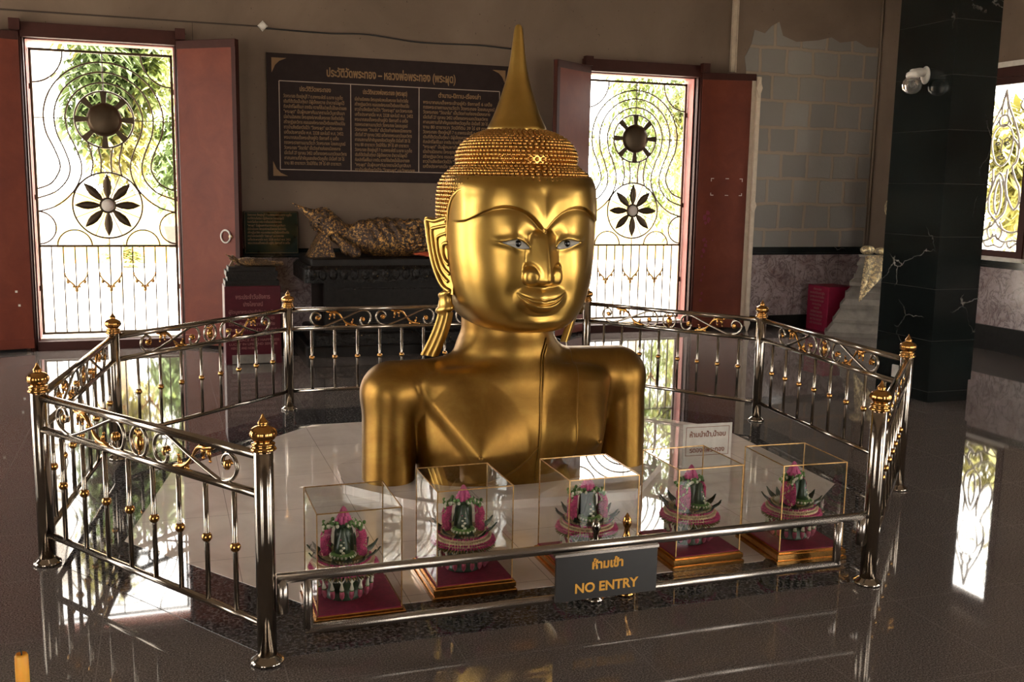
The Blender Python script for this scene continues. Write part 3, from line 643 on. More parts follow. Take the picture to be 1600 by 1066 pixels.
def features(x, z):
    ax = np.abs(x)
    D = np.zeros_like(x)
    zb = np.interp(ax, [0, .012, .03, .055, .09, .13, .17, .205, .245, .285, .325, .355, .38, .40], [1.402, 1.418, 1.442, 1.470, 1.498, 1.518, 1.527, 1.528, 1.520, 1.502, 1.475, 1.455, 1.448, 1.452])
    # forehead stands proud of the sockets along the brow line
    edge = sstep(-.010, .004, z - zb)
    D += .026 * edge * sstep(.41, .36, ax) * (1 - .6 * sstep(.05, .20, z - zb))
    # sockets dip just below the brow and swell toward the lid
    below = np.clip(zb - z, 0, 1)
    D -= .010 * (1 - edge) * np.exp(-(below / .030) ** 2) * sstep(.40, .3, ax)
    D += .011 * np.exp(-((ax - .160) / .095) ** 2 - ((z - 1.410) / .06) ** 2)
    D -= .013 * np.exp(-((ax - .088) / .040) ** 2 - ((z - 1.352) / .055) ** 2)
    # lids
    zu = np.interp(ax, [.070, .085, .105, .135, .165, .195, .225, .265], [1.324, 1.341, 1.356, 1.365, 1.361, 1.354, 1.352, 1.362])
    zl = np.interp(ax, [.070, .085, .105, .135, .165, .195, .225, .265], [1.322, 1.320, 1.320, 1.324, 1.333, 1.344, 1.3505, 1.361])
    wl = sstep(.066, .082, ax) * sstep(.262, .215, ax)
    D += .013 * wl * sstep(-.003, .003, z - zu) * np.exp(-(np.clip(z - zu, 0, 1) / .026) ** 2)
    D += .007 * wl * sstep(.003, -.003, z - zl) * np.exp(-(np.clip(zl - z, 0, 1) / .022) ** 2)
    # cheeks
    D += .010 * np.exp(-((ax - .21) / .10) ** 2 - ((z - 1.20) / .10) ** 2)
    # nose: a sharp ridge with flat side planes
    hz = np.interp(z, [1.115, 1.130, 1.142, 1.152, 1.165, 1.20, 1.26, 1.32, 1.37, 1.400, 1.412, 1.42], [.0, .016, .062, .098, .110, .107, .093, .076, .060, .040, .012, .0])
    wz = np.interp(z, [1.115, 1.14, 1.16, 1.19, 1.23, 1.28, 1.34, 1.38, 1.41, 1.45], [.070, .078, .086, .092, .094, .093, .090, .080, .052, .018])
    rr = ax / wz; prof = np.clip(1 - rr, 0, 1)
    ridge = np.sqrt(np.clip(1 - rr, 0, None) ** 2 + .0) ; ridge = np.where(rr < .06, .94 + (.06 - (rr ** 2) / .12 - .03), prof)
    nose = hz * np.clip(ridge, 0, 1) ** 1.12
    # wings
    w = (np.abs((ax - .058) / .050) ** 2.3 + np.abs((z - 1.178) / np.where(z > 1.178, .056, .046)) ** 2.3) ** (1 / 2.3)
    wing = (.050 - .20 * np.clip(ax - .05, 0, 1)) * np.clip(1 - w ** 3.5, 0, 1) ** .42
    groove = .013 * np.exp(-((np.sqrt(((ax - .072) / .040) ** 2 + ((z - 1.172) / .066) ** 2) - 1.0) / .17) ** 2) * sstep(1.172, 1.205, z) * sstep(.108, .085, ax) * sstep(.02, .04, ax)
    D += smax(nose, wing, .012) - .003 - groove
    # muzzle plane and lips
    muz = np.clip(1 - ((ax / .150) ** 2 + ((z - 1.075) / np.where(z > 1.075, .075, .105)) ** 2), 0, 1)
    D += .040 * muz ** 1.6
    zc = np.interp(ax, [0, .03, .06, .09, .115, .132], [1.0385, 1.040, 1.048, 1.064, 1.082, 1.098])
    zt = np.interp(ax, [0, .014, .03, .06, .09, .115, .132], [1.058, 1.064, 1.066, 1.070, 1.080, 1.090, 1.099])
    zo = np.interp(ax, [0, .03, .06, .09, .115, .132], [.994, .998, 1.010, 1.036, 1.066, 1.096])
    inl = ax < .132
    tu = np.clip((z - zc) / np.maximum(zt - zc, 1e-4), 0, 1); tl = np.clip((zc - z) / np.maximum(zc - zo, 1e-4), 0, 1)
    thick = np.sqrt(np.clip(1 - (ax / .134) ** 2, 0, 1))
    up = np.where(inl & (z >= zc) & (z <= zt), .013 * thick * np.sin(PI * np.clip(tu * .62 + .30, 0, 1)) + .003, 0)
    lo = np.where(inl & (z < zc) & (z >= zo), .024 * thick * np.sin(PI * np.clip(tl * .70 + .22, 0, 1)), 0)
    D += up + lo
    D -= .007 * np.exp(-((z - zc) / .0045) ** 2) * sstep(.136, .120, ax)
    D += .003 * sstep(.0, .008, z - zt) * np.exp(-(np.clip(z - zt, 0, 1) / .018) ** 2) * sstep(.134, .10, ax)
    D -= .005 * np.exp(-((z - .978) / .022) ** 2 - (ax / .10) ** 2)            # hollow over the chin
    D += .008 * np.exp(-((z - .94) / .04) ** 2 - (ax / .11) ** 2)            # chin
    D -= .004 * np.exp(-((ax - .150) / .03) ** 2 - ((z - 1.10) / .04) ** 2)   # mouth corners
    return D
wgt = sstep(math.radians(92), math.radians(70), np.abs(th))[None]
def blur1(D):
    K = np.array([1, 2, 1]) / 4.0
    for axx in (0, 1): D = K[0] * np.roll(D, 1, axx) + K[1] * D + K[2] * np.roll(D, -1, axx)
    return D
DD = blur1(features(FX, FZ) * wgt * sstep(.885, .92, FZ))
G = np.stack([FX, -(FD + DD), FZ], 2)
MB().grid(G).build('face', 'gold_polish', ST)
def face_y(x, z):
    x = np.asarray(x, float); z = np.asarray(z, float)
    A = np.interp(z, rz[::-1][np.argsort(rz[::-1])], rA[::-1][np.argsort(rz[::-1])]); F = np.interp(z, np.sort(rz), rF[np.argsort(rz)])
    q = np.clip(1 - np.abs(x / A) ** 2.35, 0, 1) ** (1 / 2.35); return -(F * q + .005 + features(x, z))
# eyes
for s in (-1, 1):
    ec = np.linspace(.076, .206, 40); zu = np.interp(ec, [.070, .085, .105, .135, .165, .195, .225, .265], [1.324, 1.341, 1.356, 1.365, 1.361, 1.354, 1.352, 1.362]); zl = np.interp(ec, [.070, .085, .105, .135, .165, .195, .225, .265], [1.322, 1.320, 1.320, 1.324, 1.333, 1.344, 1.3505, 1.361])
    tt = np.linspace(-.06, 1.06, 14); X = np.repeat(ec[:, None], 14, 1); Z = zl[:, None] * (1 - tt) + zu[:, None] * tt
    yl = face_y(ec, zl - .003); yu = face_y(ec, zu - .003); Y = yl[:, None] * (1 - tt) + yu[:, None] * tt - .0035 - .006 * np.clip(np.sin(PI * np.clip(tt, 0, 1)), 0, 1)
    ew = MB().grid(np.stack([s * X, Y, Z], 2), flip=s < 0).build('eye', 'eye_white', ST)
    py = float(np.interp(.131, ec, Y[:, 7])); MB().ball((s * .131, py + .004, 1.345), .0165, 16, 10, (1, .6, 1.1)).build('pupil', 'pupil', ew)
# --- hair: scalp with rows of small curls
pz = np.array([.95, 1.1, 1.25, 1.40, 1.50, 1.58, 1.63, 1.665, 1.695, 1.715, 1.727, 1.738, 1.755, 1.785, 1.815, 1.845, 1.87, 1.89, 1.905, 1.915])
ps = np.array([.86, .95, .99, 1.015, 1.03, 1.025, 1.005, .965, .90, .835, .785, .765, .772, .778, .755, .705, .635, .55, .46, .36])
hz_ = np.linspace(.98, 1.915, 150); hs = np.interp(hz_, pz, ps)
for _ in range(2): hs[1:-1] = (hs[:-2] + 2 * hs[1:-1] + hs[2:]) / 4
HA, HB = .397, .415
def scalp(a, s, z): return np.array([HA * s * np.sign(math.sin(a)) * abs(math.sin(a)) ** e_ * 1.0, -(HB * s * np.sign(math.cos(a)) * abs(math.cos(a)) ** e_) + .012, z])
def hair_low(a):   # lowest z of the hair at azimuth a (0 = front)
    d = abs(math.degrees(a)); return float(np.interp(d, [0, 30, 52, 66, 74, 79, 84, 92, 100, 112, 180], [1.642, 1.640, 1.630, 1.605, 1.565, 1.50, 1.27, 1.24, 1.22, 1.05, 1.0]))
AA = np.linspace(-PI, PI, 180, endpoint=False); G = np.array([[scalp(a, np.interp(max(z, hair_low(a)), hz_, hs), max(z, hair_low(a))) for a in AA] for z in hz_])
hair = MB().grid(G, wrap=True).build('hair', 'gold_curl', ST)
m = MB(); arc = np.concatenate([[0], np.cumsum(np.hypot(np.diff(hz_), np.diff(hs) * .40))]); step = .0235; k = 0
for q in np.arange(0, arc[-1], step * .88):
    z = float(np.interp(q, arc, hz_)); s = float(np.interp(q, arc, hs)); cnt = max(8, int(2 * PI * .405 * s / step)); k += 1
    for j in range(cnt):
        a = -PI + 2 * PI * (j + .5 * (k % 2)) / cnt
        # even spacing: warp for the superellipse is small enough to ignore
        if z < hair_low(a) + .012 or abs(a) > 2.45: continue
        p = scalp(a, s, z); jn = RNG.uniform(.9, 1.1); m.ball(p, 0.0128 * jn, 7, 5, (1, 1, 1))
m.build('curls', 'gold_curl', hair)
# smooth band along the hairline
hl = []
for a in np.radians(np.concatenate([np.linspace(-86, -50, 40), np.linspace(-48, 48, 40), np.linspace(50, 86, 40)])):
    z = hair_low(a) - .004; z = max(z, 1.27); p = scalp(a, float(np.interp(z, hz_, hs)) * 1.0, z); hl.append(p)
hl = np.array(hl)
for _ in range(3): hl[1:-1] = (hl[:-2] + 2 * hl[1:-1] + hl[2:]) / 4
MB().tube(hl, .011, 8).build('hairline_band', 'gold_polish', hair)
# --- finial
pr = [(.10, 1.895), (.148, 1.900), (.157, 1.912), (.157, 1.930), (.149, 1.948), (.140, 1.965), (.128, 1.99), (.112, 2.03), (.094, 2.08), (.076, 2.135), (.060, 2.19), (.048, 2.25), (.040, 2.30), (.034, 2.35), (.028, 2.40), (.0235, 2.435), (.018, 2.455), (.010, 2.464), (.001, 2.467)]
prf = [tuple(q) for q in cat([(a, b, 0) for a, b in pr], 4)[:, :2]]
MB().lathe(prf, (0, .012, 0), 64).build('finial', 'gold_polish', ST)
# --- ears: flared plates with carved rims, a knot, and long lobes to the shoulders
for s in (-1, 1):
    ex, ey = .55, .835; bx, by = .375, -.085
    def ear_pt(w, z, o=0.0): return (s * (bx + ex * w + ey * o), by + ey * w - ex * o, z)   # o = outward-forward normal offset
    out = [(-.01, 1.475), (.06, 1.468), (.12, 1.452), (.188, 1.457), (.186, 1.42), (.178, 1.36), (.165, 1.30), (.148, 1.24), (.125, 1.18), (.095, 1.125), (.062, 1.085), (.03, 1.065), (-.01, 1.06)]
    oc = cat([(a, b, 0) for a, b in out], 3)[:, :2]
    m = MB(); k = len(oc)
    V = [ear_pt(w, z, .008) for w, z in oc] + [ear_pt(w, z, -.022) for w, z in oc]
    m.add(V, [tuple(range(k)), tuple(range(2 * k - 1, k - 1, -1))] + [(i, (i + 1) % k, (i + 1) % k + k, i + k) for i in range(k)], False)
    ear = m.build('ear', 'gold_polish', ST)
    def rib(P, r, nm): return MB().tube([ear_pt(w, z, .010) for w, z in cat([(a, b, 0) for a, b in P], 6)[:, :2]], r, 8).build(nm, 'gold_polish', ear)
    rib([(.0, 1.462), (.06, 1.455), (.12, 1.440), (.174, 1.443), (.170, 1.40), (.162, 1.35), (.148, 1.29), (.132, 1.235), (.110, 1.18), (.082, 1.13), (.05, 1.095), (.01, 1.078)], .0125, 'ear_rim')
    rib([(.0, 1.425), (.06, 1.415), (.11, 1.405), (.138, 1.395), (.136, 1.35), (.124, 1.29), (.108, 1.235), (.088, 1.19), (.06, 1.155), (.02, 1.125)], .0105, 'ear_fold')
    rib([(.01, 1.385), (.06, 1.372), (.098, 1.355), (.102, 1.32), (.092, 1.27), (.072, 1.225), (.045, 1.19), (.01, 1.165)], .0095, 'ear_fold')
    rib([(.02, 1.33), (.055, 1.32), (.062, 1.28), (.045, 1.24), (.015, 1.215)], .012, 'ear_hollow')
    m = MB(); bandp = [(.985 + .095, .030), (1.072, .044), (1.064, .049), (1.054, .047), (1.047, .041), (1.02, .043), (.998, .047), (.988, .058), (.976, .062), (.966, .058), (.960, .046), (.945, .042)]
    m.grid([[np.array((-.035 if s > 0 else 0, 0, 0)) + ear_pt(.045 - (.05 if s > 0 else 0) + .006 * (1.08 - z_) * 10 + r_ * math.cos(q) * (1 if s < 0 else .8), z_ - .012 * math.cos(q), .55 * r_ * math.sin(q)) for q in np.linspace(0, 2 * PI, 20)] for z_, r_ in bandp])
    m.build('ear_band', 'gold_polish', ear)
    m = MB(); Zl = np.linspace(.965, .715 if s < 0 else .80, 26); rowsg = []
    for z in Zl:
        t_ = (.965 - z) / .21; c = .045 + .015 * t_ + .085 * t_ ** 1.4 if s < 0 else -.012 - .05 * t_; hw = .040 + .010 * t_
        rowsg.append([tuple(np.array(ear_pt(c + q * hw, z, .016 + o_ - .012 * t_)) - (0 if s < 0 else .055 + .045 * t_, 0, 0)) for q, o_ in ((-1, -.03), (-1, 0), (-.85, .006), (-.55, .004), (-.42, -.004), (-.3, .004), (.2, .006), (.34, -.004), (.48, .004), (.85, .006), (1, 0), (1, -.03), (-1, -.03))])
    m.grid(rowsg); m.build('ear_lobe', 'gold_polish', ear)

# ============================================================ THE RAILING
POSTS = [(.298, 3.339), (-.501, 4.529), (-.277, 6.202), (.841, 7.283), (3.157, 7.281), (3.984, 6.099), (3.823, 4.426), (2.763, 3.334)]
post_names = ['nearest the camera', 'standing farthest left', 'post in front of the left doorway', 'post beside the red pedestal',
              'post just right of the golden face', 'post in front of the cream door edge', 'post in front of the black pillar', 'at the right end of the low gate']
def make_post():
    t = thing('railing_post', (0, 0, 0), '', 'post', 'brass-topped railing posts')
    MB().lathe([(.033, .0), (.033, .758), (.030, .76)], n=24).build('post_tube', 'steel', t)
    m = MB(); m.lathe([(.054, 0), (.057, .005), (.056, .011), (.048, .016), (.042, .022), (.036, .027), (.0335, .029)], n=28); m.build('base_flange', 'steel', t)
    m = MB(); m.lathe([(.030, .742), (.040, .745), (.044, .750), (.040, .757), (.034, .760), (.039, .765), (.039, .770), (.028, .774), (.032, .780), (.040, .788), (.044, .798), (.0435, .808), (.038, .818), (.028, .825), (.019, .829), (.015, .832), (.0185, .837), (.017, .842), (.011, .849), (.006, .858), (.003, .866), (.001, .870)], n=36, wob=(12, .05, .778, .826)); m.build('finial', 'brass', t)
    return t
proto = make_post()
for i, ((px, py), nm) in enumerate(zip(POSTS, post_names)):
    t = proto if i == 0 else copy_tree(proto); t.location = (px, py, .0015 if i in (0, 1, 2) else 0.0); t['label'] = 'round steel railing post with brass finial, ' + nm
scroll = [(.150, -.004), (.166, -.018), (.160, -.044), (.135, -.056), (.105, -.045), (.090, -.012), (.094, .022), (.115, .048), (.150, .055), (.19, .044), (.30, -.004), (.42, -.050), (.46, -.057), (.51, -.040), (.533, -.005), (.525, .030), (.498, .046), (.472, .036), (.462, .012), (.474, -.004), (.490, .004)]
vine = [(.19, -.058), (.215, -.050), (.245, -.046), (.275, -.032), (.30, -.004), (.325, .028), (.352, .044), (.385, .044), (.415, .054)]
def ornament(par, x0, sx, flip):
    """one S scroll with its leaves; x0 = origin, sx = stretch, flip mirrors it"""
    f = -1 if flip else 1; T = lambda P: [(x0 + f * sx * a, 0, .6575 + b) for a, b in cat([(a, b, 0) for a, b in P], 4)[:, :2]]
    sc_ = MB().tube(T(scroll), .0075, 8).build('scroll', 'steel', par)
    for a, b in ((.152, -.010), (.484, .004)):
        m = MB(); m.ball((x0 + f * sx * a, 0, .6575 + b), .0165, 10, 6, (1, .75, 1.15)); m.tube([(x0 + f * sx * (a + .012 * math.cos(q)), -.012, .6575 + b + .014 * math.sin(q)) for q in np.linspace(0, 4.5, 9)], .005, 5); m.build('curl_end', 'brass', sc_)
    m = MB(); P = T(vine); n_ = len(P); m.tube(P, .004 + .007 * np.abs(np.sin(np.linspace(0, 2 * PI, n_))), 7)
    for (a, b), (da, db) in (((.235, -.046), (-.012, .036)), ((.262, -.040), (.02, -.02)), ((.22, -.05), (-.035, -.008)), ((.36, .044), (.0, -.040)), ((.385, .044), (.012, -.046)), ((.395, .046), (.038, .012))):
        p = np.array((x0 + f * sx * a, -.002, .6575 + b)); q = p + np.array((f * da, 0, db)); m.tube([p, (p * .6 + q * .4), q], [.007, .010, .002], 6); m.ball(q, .006, 6, 4)
    m.build('leaf_spray', 'brass', sc_)
def panel(a, b, label, nb=8, double=False):
    A, B = np.array(a), np.array(b); L = float(np.linalg.norm(B - A)); d = (B - A) / L; ang = math.atan2(d[1], d[0])
    t = thing('fence_section', (A[0], A[1], 0), label, 'railing', 'scrollwork railing panels', ang)
    for nm, z, r in (('top_rail', .726, .0165), ('middle_rail', .590, .0155), ('bottom_rail', .135, .0135)): MB().tube([(.028, 0, z), (L / 2, 0, z), (L - .028, 0, z)], r, 14).build(nm, 'steel', t)
    proto_b = None
    for k in range(nb):
        x = L * (k + 1) / (nb + 1)
        if proto_b is None:
            proto_b = MB().tube([(0, 0, .135), (0, 0, .585)], .0095, 10).build('baluster', 'steel', t, (x, 0, 0)); MB().ball((0, 0, .375), .019, 14, 8).build('baluster_ball', 'brass', proto_b)
        else: c = copy_tree(proto_b, t); c.location = (x, 0, 0)
    c = L / 2
    MB().tube([(c + .052 * math.cos(q), 0, .6575 + .058 * math.sin(q)) for q in np.linspace(0, 2 * PI, 30, endpoint=False)], .0075, 8, True).build('centre_ring', 'steel', t)
    m = MB(); m.ball((c, 0, .650), .026, 10, 7, (1, .55, 1.25))
    for q in range(5): m.ball((c + .009 * (q - 2), 0, .684 + .004 * abs(q - 2)), .007, 6, 4, (1, 1, 1.6))
    m.tube([(c, 0, .60), (c, 0, .64)], .004, 6); m.build('flower_medallion', 'brass', t)
    if not double:
        sx = (c - .12) / .475 if c < .72 else (c - .11) / .53
        sx = min(1.08, (c - .10) / .545)
        for fl in (False, True): ornament(t, c, sx, fl)
    else:
        for fl in (False, True):
            ornament(t, c, .98, fl); ornament(t, c + (-1 if fl else 1) * .475, .98, fl)
    return t
pn = ['steel railing panel running from the farthest left post to the nearest post', 'steel railing panel seen almost edge-on at the far left', 'steel railing panel in front of the left doorway', 'long steel railing panel at the back behind the golden bust',
      'steel railing panel in front of the right doorway', 'steel railing panel before the stone pedestal and black pillar', 'narrow-looking steel railing panel seen edge-on beside the right front post']
for i in range(7): panel(POSTS[i], POSTS[i + 1], pn[i], 13 if i == 3 else 8, i == 3)
# gate across the front
t = thing('gate', (0, 3.336, 0), 'low steel bar gate across the front of the railing', 'gate')
MB().tube([(.335, 0, .297), (1.5, 0, .297), (2.73, 0, .297)], .0185, 14).build('top_bar', 'gate_steel', t)
MB().tube([(.425, 0, .103), (1.5, 0, .103), (2.612, 0, .103)], .0165, 14).build('bottom_bar', 'gate_steel', t)
for x in (.437, 2.600): MB().tube([(x, 0, .103), (x, 0, .29)], .0165, 12).build('end_bar', 'gate_steel', t)
for x in (.352, 2.715): MB().tube([(x, 0, .175), (x, 0, .297)], .0195, 12).build('hinge_tube', 'gate_steel', t)
s = thing('sign', (1.542, 3.300, .103), 'black NO ENTRY sign with orange letters hanging on the low gate', 'sign')
MB().box((-.207, -.006, .002), (.207, .006, .178)).build('board', 'sign_black', s)
m = MB(); m.box((-.212, -.009, .176), (.212, .009, .186)); m.build('edge_strip', 'gate_steel', s)
text('lettering', 'ห้ามเข้า', .046, 'letter_orange', s, (0, -.0075, .118), bold=.03); text('lettering', 'NO ENTRY', .052, 'letter_orange', s, (-.003, -.0075, .030), bold=.02)

# ============================================================ GLASS CASES WITH FLOWER OFFERINGS
CASES = [(.653, 3.700, 0, 'leftmost'), (1.140, 3.845, 0, 'second from the left'), (1.695, 3.845, 0, 'middle of five'), (2.205, 3.865, 0, 'second from the right'), (2.690, 3.790, -.06, 'rightmost')]
def make_case():
    t = thing('glass_case', (0, 0, 0), '', 'display case', 'glass cases with flower offerings')
    m = MB(); w, d = .166, .180
    for z0, z1, o in ((0, .016, .010), (.016, .026, .002), (.026, .046, .006), (.046, .054, -.004)): m.box((-w - o, -d - o, z0), (w + o, d + o, z1), bev=.003)
    m.build('base', 'brass', t)
    MB().box((-w + .008, -d + .008, .052), (w - .008, d - .008, .058)).build('velvet_pad', 'velvet', t)
    w, d = .156, .172; z0, z1 = .0585, .443
    m = MB()
    m.add([(-w, -d, z0), (w, -d, z0), (w, d, z0), (-w, d, z0), (-w, -d, z1), (w, -d, z1), (w, d, z1), (-w, d, z1)], [(0, 1, 5, 4), (1, 2, 6, 5), (2, 3, 7, 6), (3, 0, 4, 7), (4, 5, 6, 7)], False); m.build('glass', 'case_glass', t)
    m = MB(); r = .0019
    for a in (-w, w):
        for b in (-d, d): m.box((a - r, b - r, z0), (a + r, b + r, z1))
        m.box((a - r, -d - r, z1 - r), (a + r, d + r, z1 + r))
    for b in (-d, d): m.box((-w, b - r, z1 - r), (w, b + r, z1 + r))
    m.build('edge_frame', 'worn_brass', t); return t
def make_offering():
    t = thing('flower_offering', (0, 0, 0), '', 'flower arrangement', 'layered flower offerings')
    m = MB(); m.lathe([(.070, 0), (.075, .006), (.062, .02), (.060, .05), (.075, .09), (.09, .105)], n=24); m.build('stand', 'leaf_dark', t)
    p = None
    for k in range(18):
        a = 2 * PI * k / 18
        if p is None:
            m = MB(); m.tube([(0, 0, .105), (0, 0, .075), (0, 0, .055)], [.0025, .004, .009], 8, mi=0); m.ball((0, 0, .052), .0085, 8, 5, mi=1); m.tube([(0, 0, .050), (0, 0, .036), (0, 0, .022), (0, 0, .012)], [.008, .010, .008, .001], 8, mi=2)
            m.tube([(-.016, .002, .108), (-.008, -.002, .092), (0, 0, .080)], .0022, 5, mi=0); m.tube([(.016, .002, .108), (.008, -.002, .092), (0, 0, .080)], .0022, 5, mi=0); p = m.build('tassel', ['jasmine', 'leaf_green', 'bud_pink'], t); q = p
        else: q = p.copy(); COL.objects.link(q); q.parent = t
        q.location = (.098 * math.sin(a), -.098 * math.cos(a), .004); q.rotation_euler = (.14, 0, a)
    def ringpetals(r, z, cnt, L, tilt, mi, m, w=.006):
        for k in range(cnt):
            a = 2 * PI * (k + random.random() * .4) / cnt; d = np.array((math.cos(a), math.sin(a), 0)); p0 = np.array((0, 0, z)) + d * r; p1 = p0 + d * L * math.cos(tilt) + np.array((0, 0, L * math.sin(tilt))); m.tube([p0, p0 * .5 + p1 * .5, p1], [w * .6, w, .0008], 5, mi=mi, cap=False)
    m = MB(); m.lathe([(.02, .100), (.095, .104), (.118, .118), (.116, .132), (.10, .146), (.08, .152), (.02, .152)], n=30, mi=1)
    for r, z, c_, L, tl, mi in ((.104, .112, 56, .034, -.35, 2), (.108, .118, 64, .030, -.05, 0), (.106, .126, 64, .026, .2, 0), (.100, .134, 60, .022, .5, 1), (.092, .142, 56, .022, .8, 0), (.084, .149, 48, .020, .9, 1)): ringpetals(r, z, c_, L, tl, mi, m, .0052)
    m.build('petal_ring', ['petal_pink', 'petal_cream', 'leaf_dry'], t)
    m = MB(); m.lathe([(.02, .150), (.082, .152), (.088, .160), (.080, .168), (.02, .170)], n=26); m.build('leaf_tray', 'leaf_dry', t)
    lp = None
    for k in range(14):
        a = 2 * PI * (k + .5) / 14
        if lp is None:
            m = MB(); G = [[(q * w, -r + abs(q) * .004, z) for q in (-1, 0, 1)] for r, z, w in ((.062, .152, .014), (.088, .158, .021), (.112, .168, .019), (.132, .184, .009), (.142, .200, .0008))]; m.grid(G); m.grid([[(x, y + .002, z) for x, y, z in r_] for r_ in G], flip=True); q = lp = m.build('folded_leaf', 'leaf_dark', t)
        else: q = lp.copy(); COL.objects.link(q); q.parent = t
        q.rotation_euler = (0, 0, a); q.location = (0, 0, -.01 if k % 2 else 0)
    # core with two bristly pink columns, garlands, central leaf cone and lotus top
    m = MB(); m.lathe([(.040, .165), (.038, .20), (.036, .25), (.028, .278), (.01, .285)], n=20); m.build('core', 'leaf_dark', t)
    for s_ in (-1, 1):
        m = MB(); cx0, cy0 = s_ * .068, -.004
        for iz, zz in enumerate(np.arange(.166, .266, .0068)):
            shr = 1 - .55 * max(0, (zz - .235) / .04)
            for q in range(20):
                a = 2 * PI * (q + .5 * (iz % 2)) / 20; d = np.array((math.cos(a), math.sin(a), .25)); p0 = np.array((cx0 - s_ * .25 * max(0, zz - .235), cy0, zz)) + d * np.array((.0105, .026, 0)) * shr
                p1 = p0 + d * .010; zig = abs(((q + (iz % 6 if iz % 12 < 6 else 6 - iz % 6)) % 10) - 3) < 1; m.tube([p0, (p0 + p1) / 2, p1], [.0035, .0052, .0012], 5, mi=(1 if (iz + q) % 2 else 2) if zig else 0, cap=False)
        m.lathe([(.012, .16), (.012, .255), (.006, .27)], (cx0, cy0, 0), 12, 3); m.build('flower_column', ['petal_pink', 'petal_cream', 'jasmine', 'leaf_dry'], t)
    m = MB()
    for s_ in (-1, 1):
        for k in range(26):
            q = k / 25; p = np.array((s_ * (.016 + .060 * q), -.030 + .012 * q, .285 - .020 * q + .010 * math.sin(PI * q))) + RNG.normal(size=3) * .005; m.ball(p, .0065, 6, 4, (1, 1, 1.2), int(k % 3 == 0))
        for k in range(22):
            q = k / 21; p = np.array((s_ * (.016 + .055 * q), .030, .285 - .016 * q)) + RNG.normal(size=3) * .006; m.ball(p, .007, 6, 4, (1, 1, 1.2), int(k % 3 == 0))
    m.build('garland', ['leaf_green', 'jasmine'], t)
    m = MB(); m.lathe([(.048, .168), (.050, .176), (.040, .184), (.030, .186)], (0, -.045, 0), 18, 1)
    for k in range(20): a = 2 * PI * k / 20; m.ball((.047 * math.cos(a), -.045 + .047 * math.sin(a), .176), .0055, 6, 4, (1, 1, 1), 2)
    m.lathe([(.030, .18), (.026, .21), (.016, .245), (.010, .272), (.001, .280)], (0, -.045, 0), 14, 0); m.build('leaf_cone', ['leaf_dark', 'leaf_green', 'jasmine'], t)
    m = MB()
    for k in range(9): m.ball((.004 * (k % 2 * 2 - 1), -.078 + .0032 * k, .180 + .0095 * k), .0062 - .0002 * k, 7, 5, (1.2, .8, 1), 0 if k < 6 else 1)
    m.build('jasmine_strand', ['jasmine', 'petal_pink'], t)
    m = MB()
    for lv, (z, r, c_, L) in enumerate(((.281, .023, 10, .034), (.292, .018, 8, .036), (.303, .012, 7, .036), (.315, .005, 5, .036))):
        for k in range(c_):
            a = 2 * PI * (k + .5 * (lv % 2)) / c_; d = np.array((math.cos(a), math.sin(a), 0)); p0 = np.array((0, 0, z)) + d * r; m.tube([p0, p0 + d * .002 + (0, 0, L * .4), p0 - d * r * .45 + (0, 0, L * .8), p0 - d * r * .8 + (0, 0, L)], [.006, .0095, .006, .001], 6, mi=0, cap=False)
    m.lathe([(.034, .276), (.030, .286), (.020, .290)], n=14, mi=1); m.build('lotus_top', ['lotus_pink', 'leaf_dark'], t); return t
pc, po = make_case(), make_offering()
for i, (x, y, rz, nm) in enumerate(CASES):
    c = pc if i == 0 else copy_tree(pc); c.location = (x, y, .0035); c.rotation_euler = (0, 0, rz); c['label'] = 'gold-edged glass case on a red velvet base, ' + nm
    f = po if i == 0 else copy_tree(po); f.location = (x - (.03 if i in (0,) else 0.0), y, .0625); f.rotation_euler = (0, 0, [-.25, -.25, -.12, .55, .62][i]); f['label'] = 'pink and green flower offering inside the glass case ' + {0: 'farthest left', 1: 'second from left', 2: 'above the no entry sign', 3: 'second from right', 4: 'farthest right'}[i]
# little covered urns standing behind the gate
def urn(x, y, h, mat, label):
    k = h / .335; t = thing('ritual_urn', (x, y, .0032), label, 'urn', 'small ritual urns behind the gate')
    m = MB(); m.lathe([(r * k, z * k) for r, z in ((.038, 0), (.040, .01), (.024, .02), (.016, .05), (.014, .10), (.022, .125), (.036, .15), (.038, .19), (.034, .215))], n=20); m.build('body', mat, t)
    m = MB(); m.lathe([(r * k, z * k) for r, z in ((.036, .215), (.028, .228), (.016, .24), (.012, .255), (.010, .275), (.016, .287), (.019, .300), (.016, .314), (.008, .326), (.001, .338))], n=20); m.build('lid', mat, t)
urn(1.728, 3.52, .338, 'brass', 'small gilt urn with pointed lid behind the gate, right of the middle case'); urn(1.583, 3.50, .338, 'steel', 'small silver urn with pointed lid in front of the middle flower offering')
t = thing('notice', (3.005, 5.10, .003), 'white Thai notice sheet standing behind the glass cases on the pale marble', 'notice', rz=-.05)
MB().box((-.158, -.003, 0), (.158, .003, .265)).build('sheet', 'white_sheet', t); MB().box((-.158, -.03, 0), (.158, .04, .006)).build('foot', 'white_sheet', t)
m = MB()
for a, b, c_, d in ((-.140, .245, .140, .248), (-.140, .075, .140, .078), (-.140, .075, -.137, .248), (.137, .075, .140, .248)): m.box((a, -.0042, b), (c_, -.0032, d))
m.build('border_line', 'letter_brown', t)
text('lettering', 'ห้ามนำน้ำ,น้ำอบ', .042, 'letter_brown', t, (0, -.0042, .188), fit=.232, bold=.014); text('lettering', 'รดองค์พระทอง', .042, 'letter_brown', t, (0, -.0042, .095), fit=.225, bold=.014)

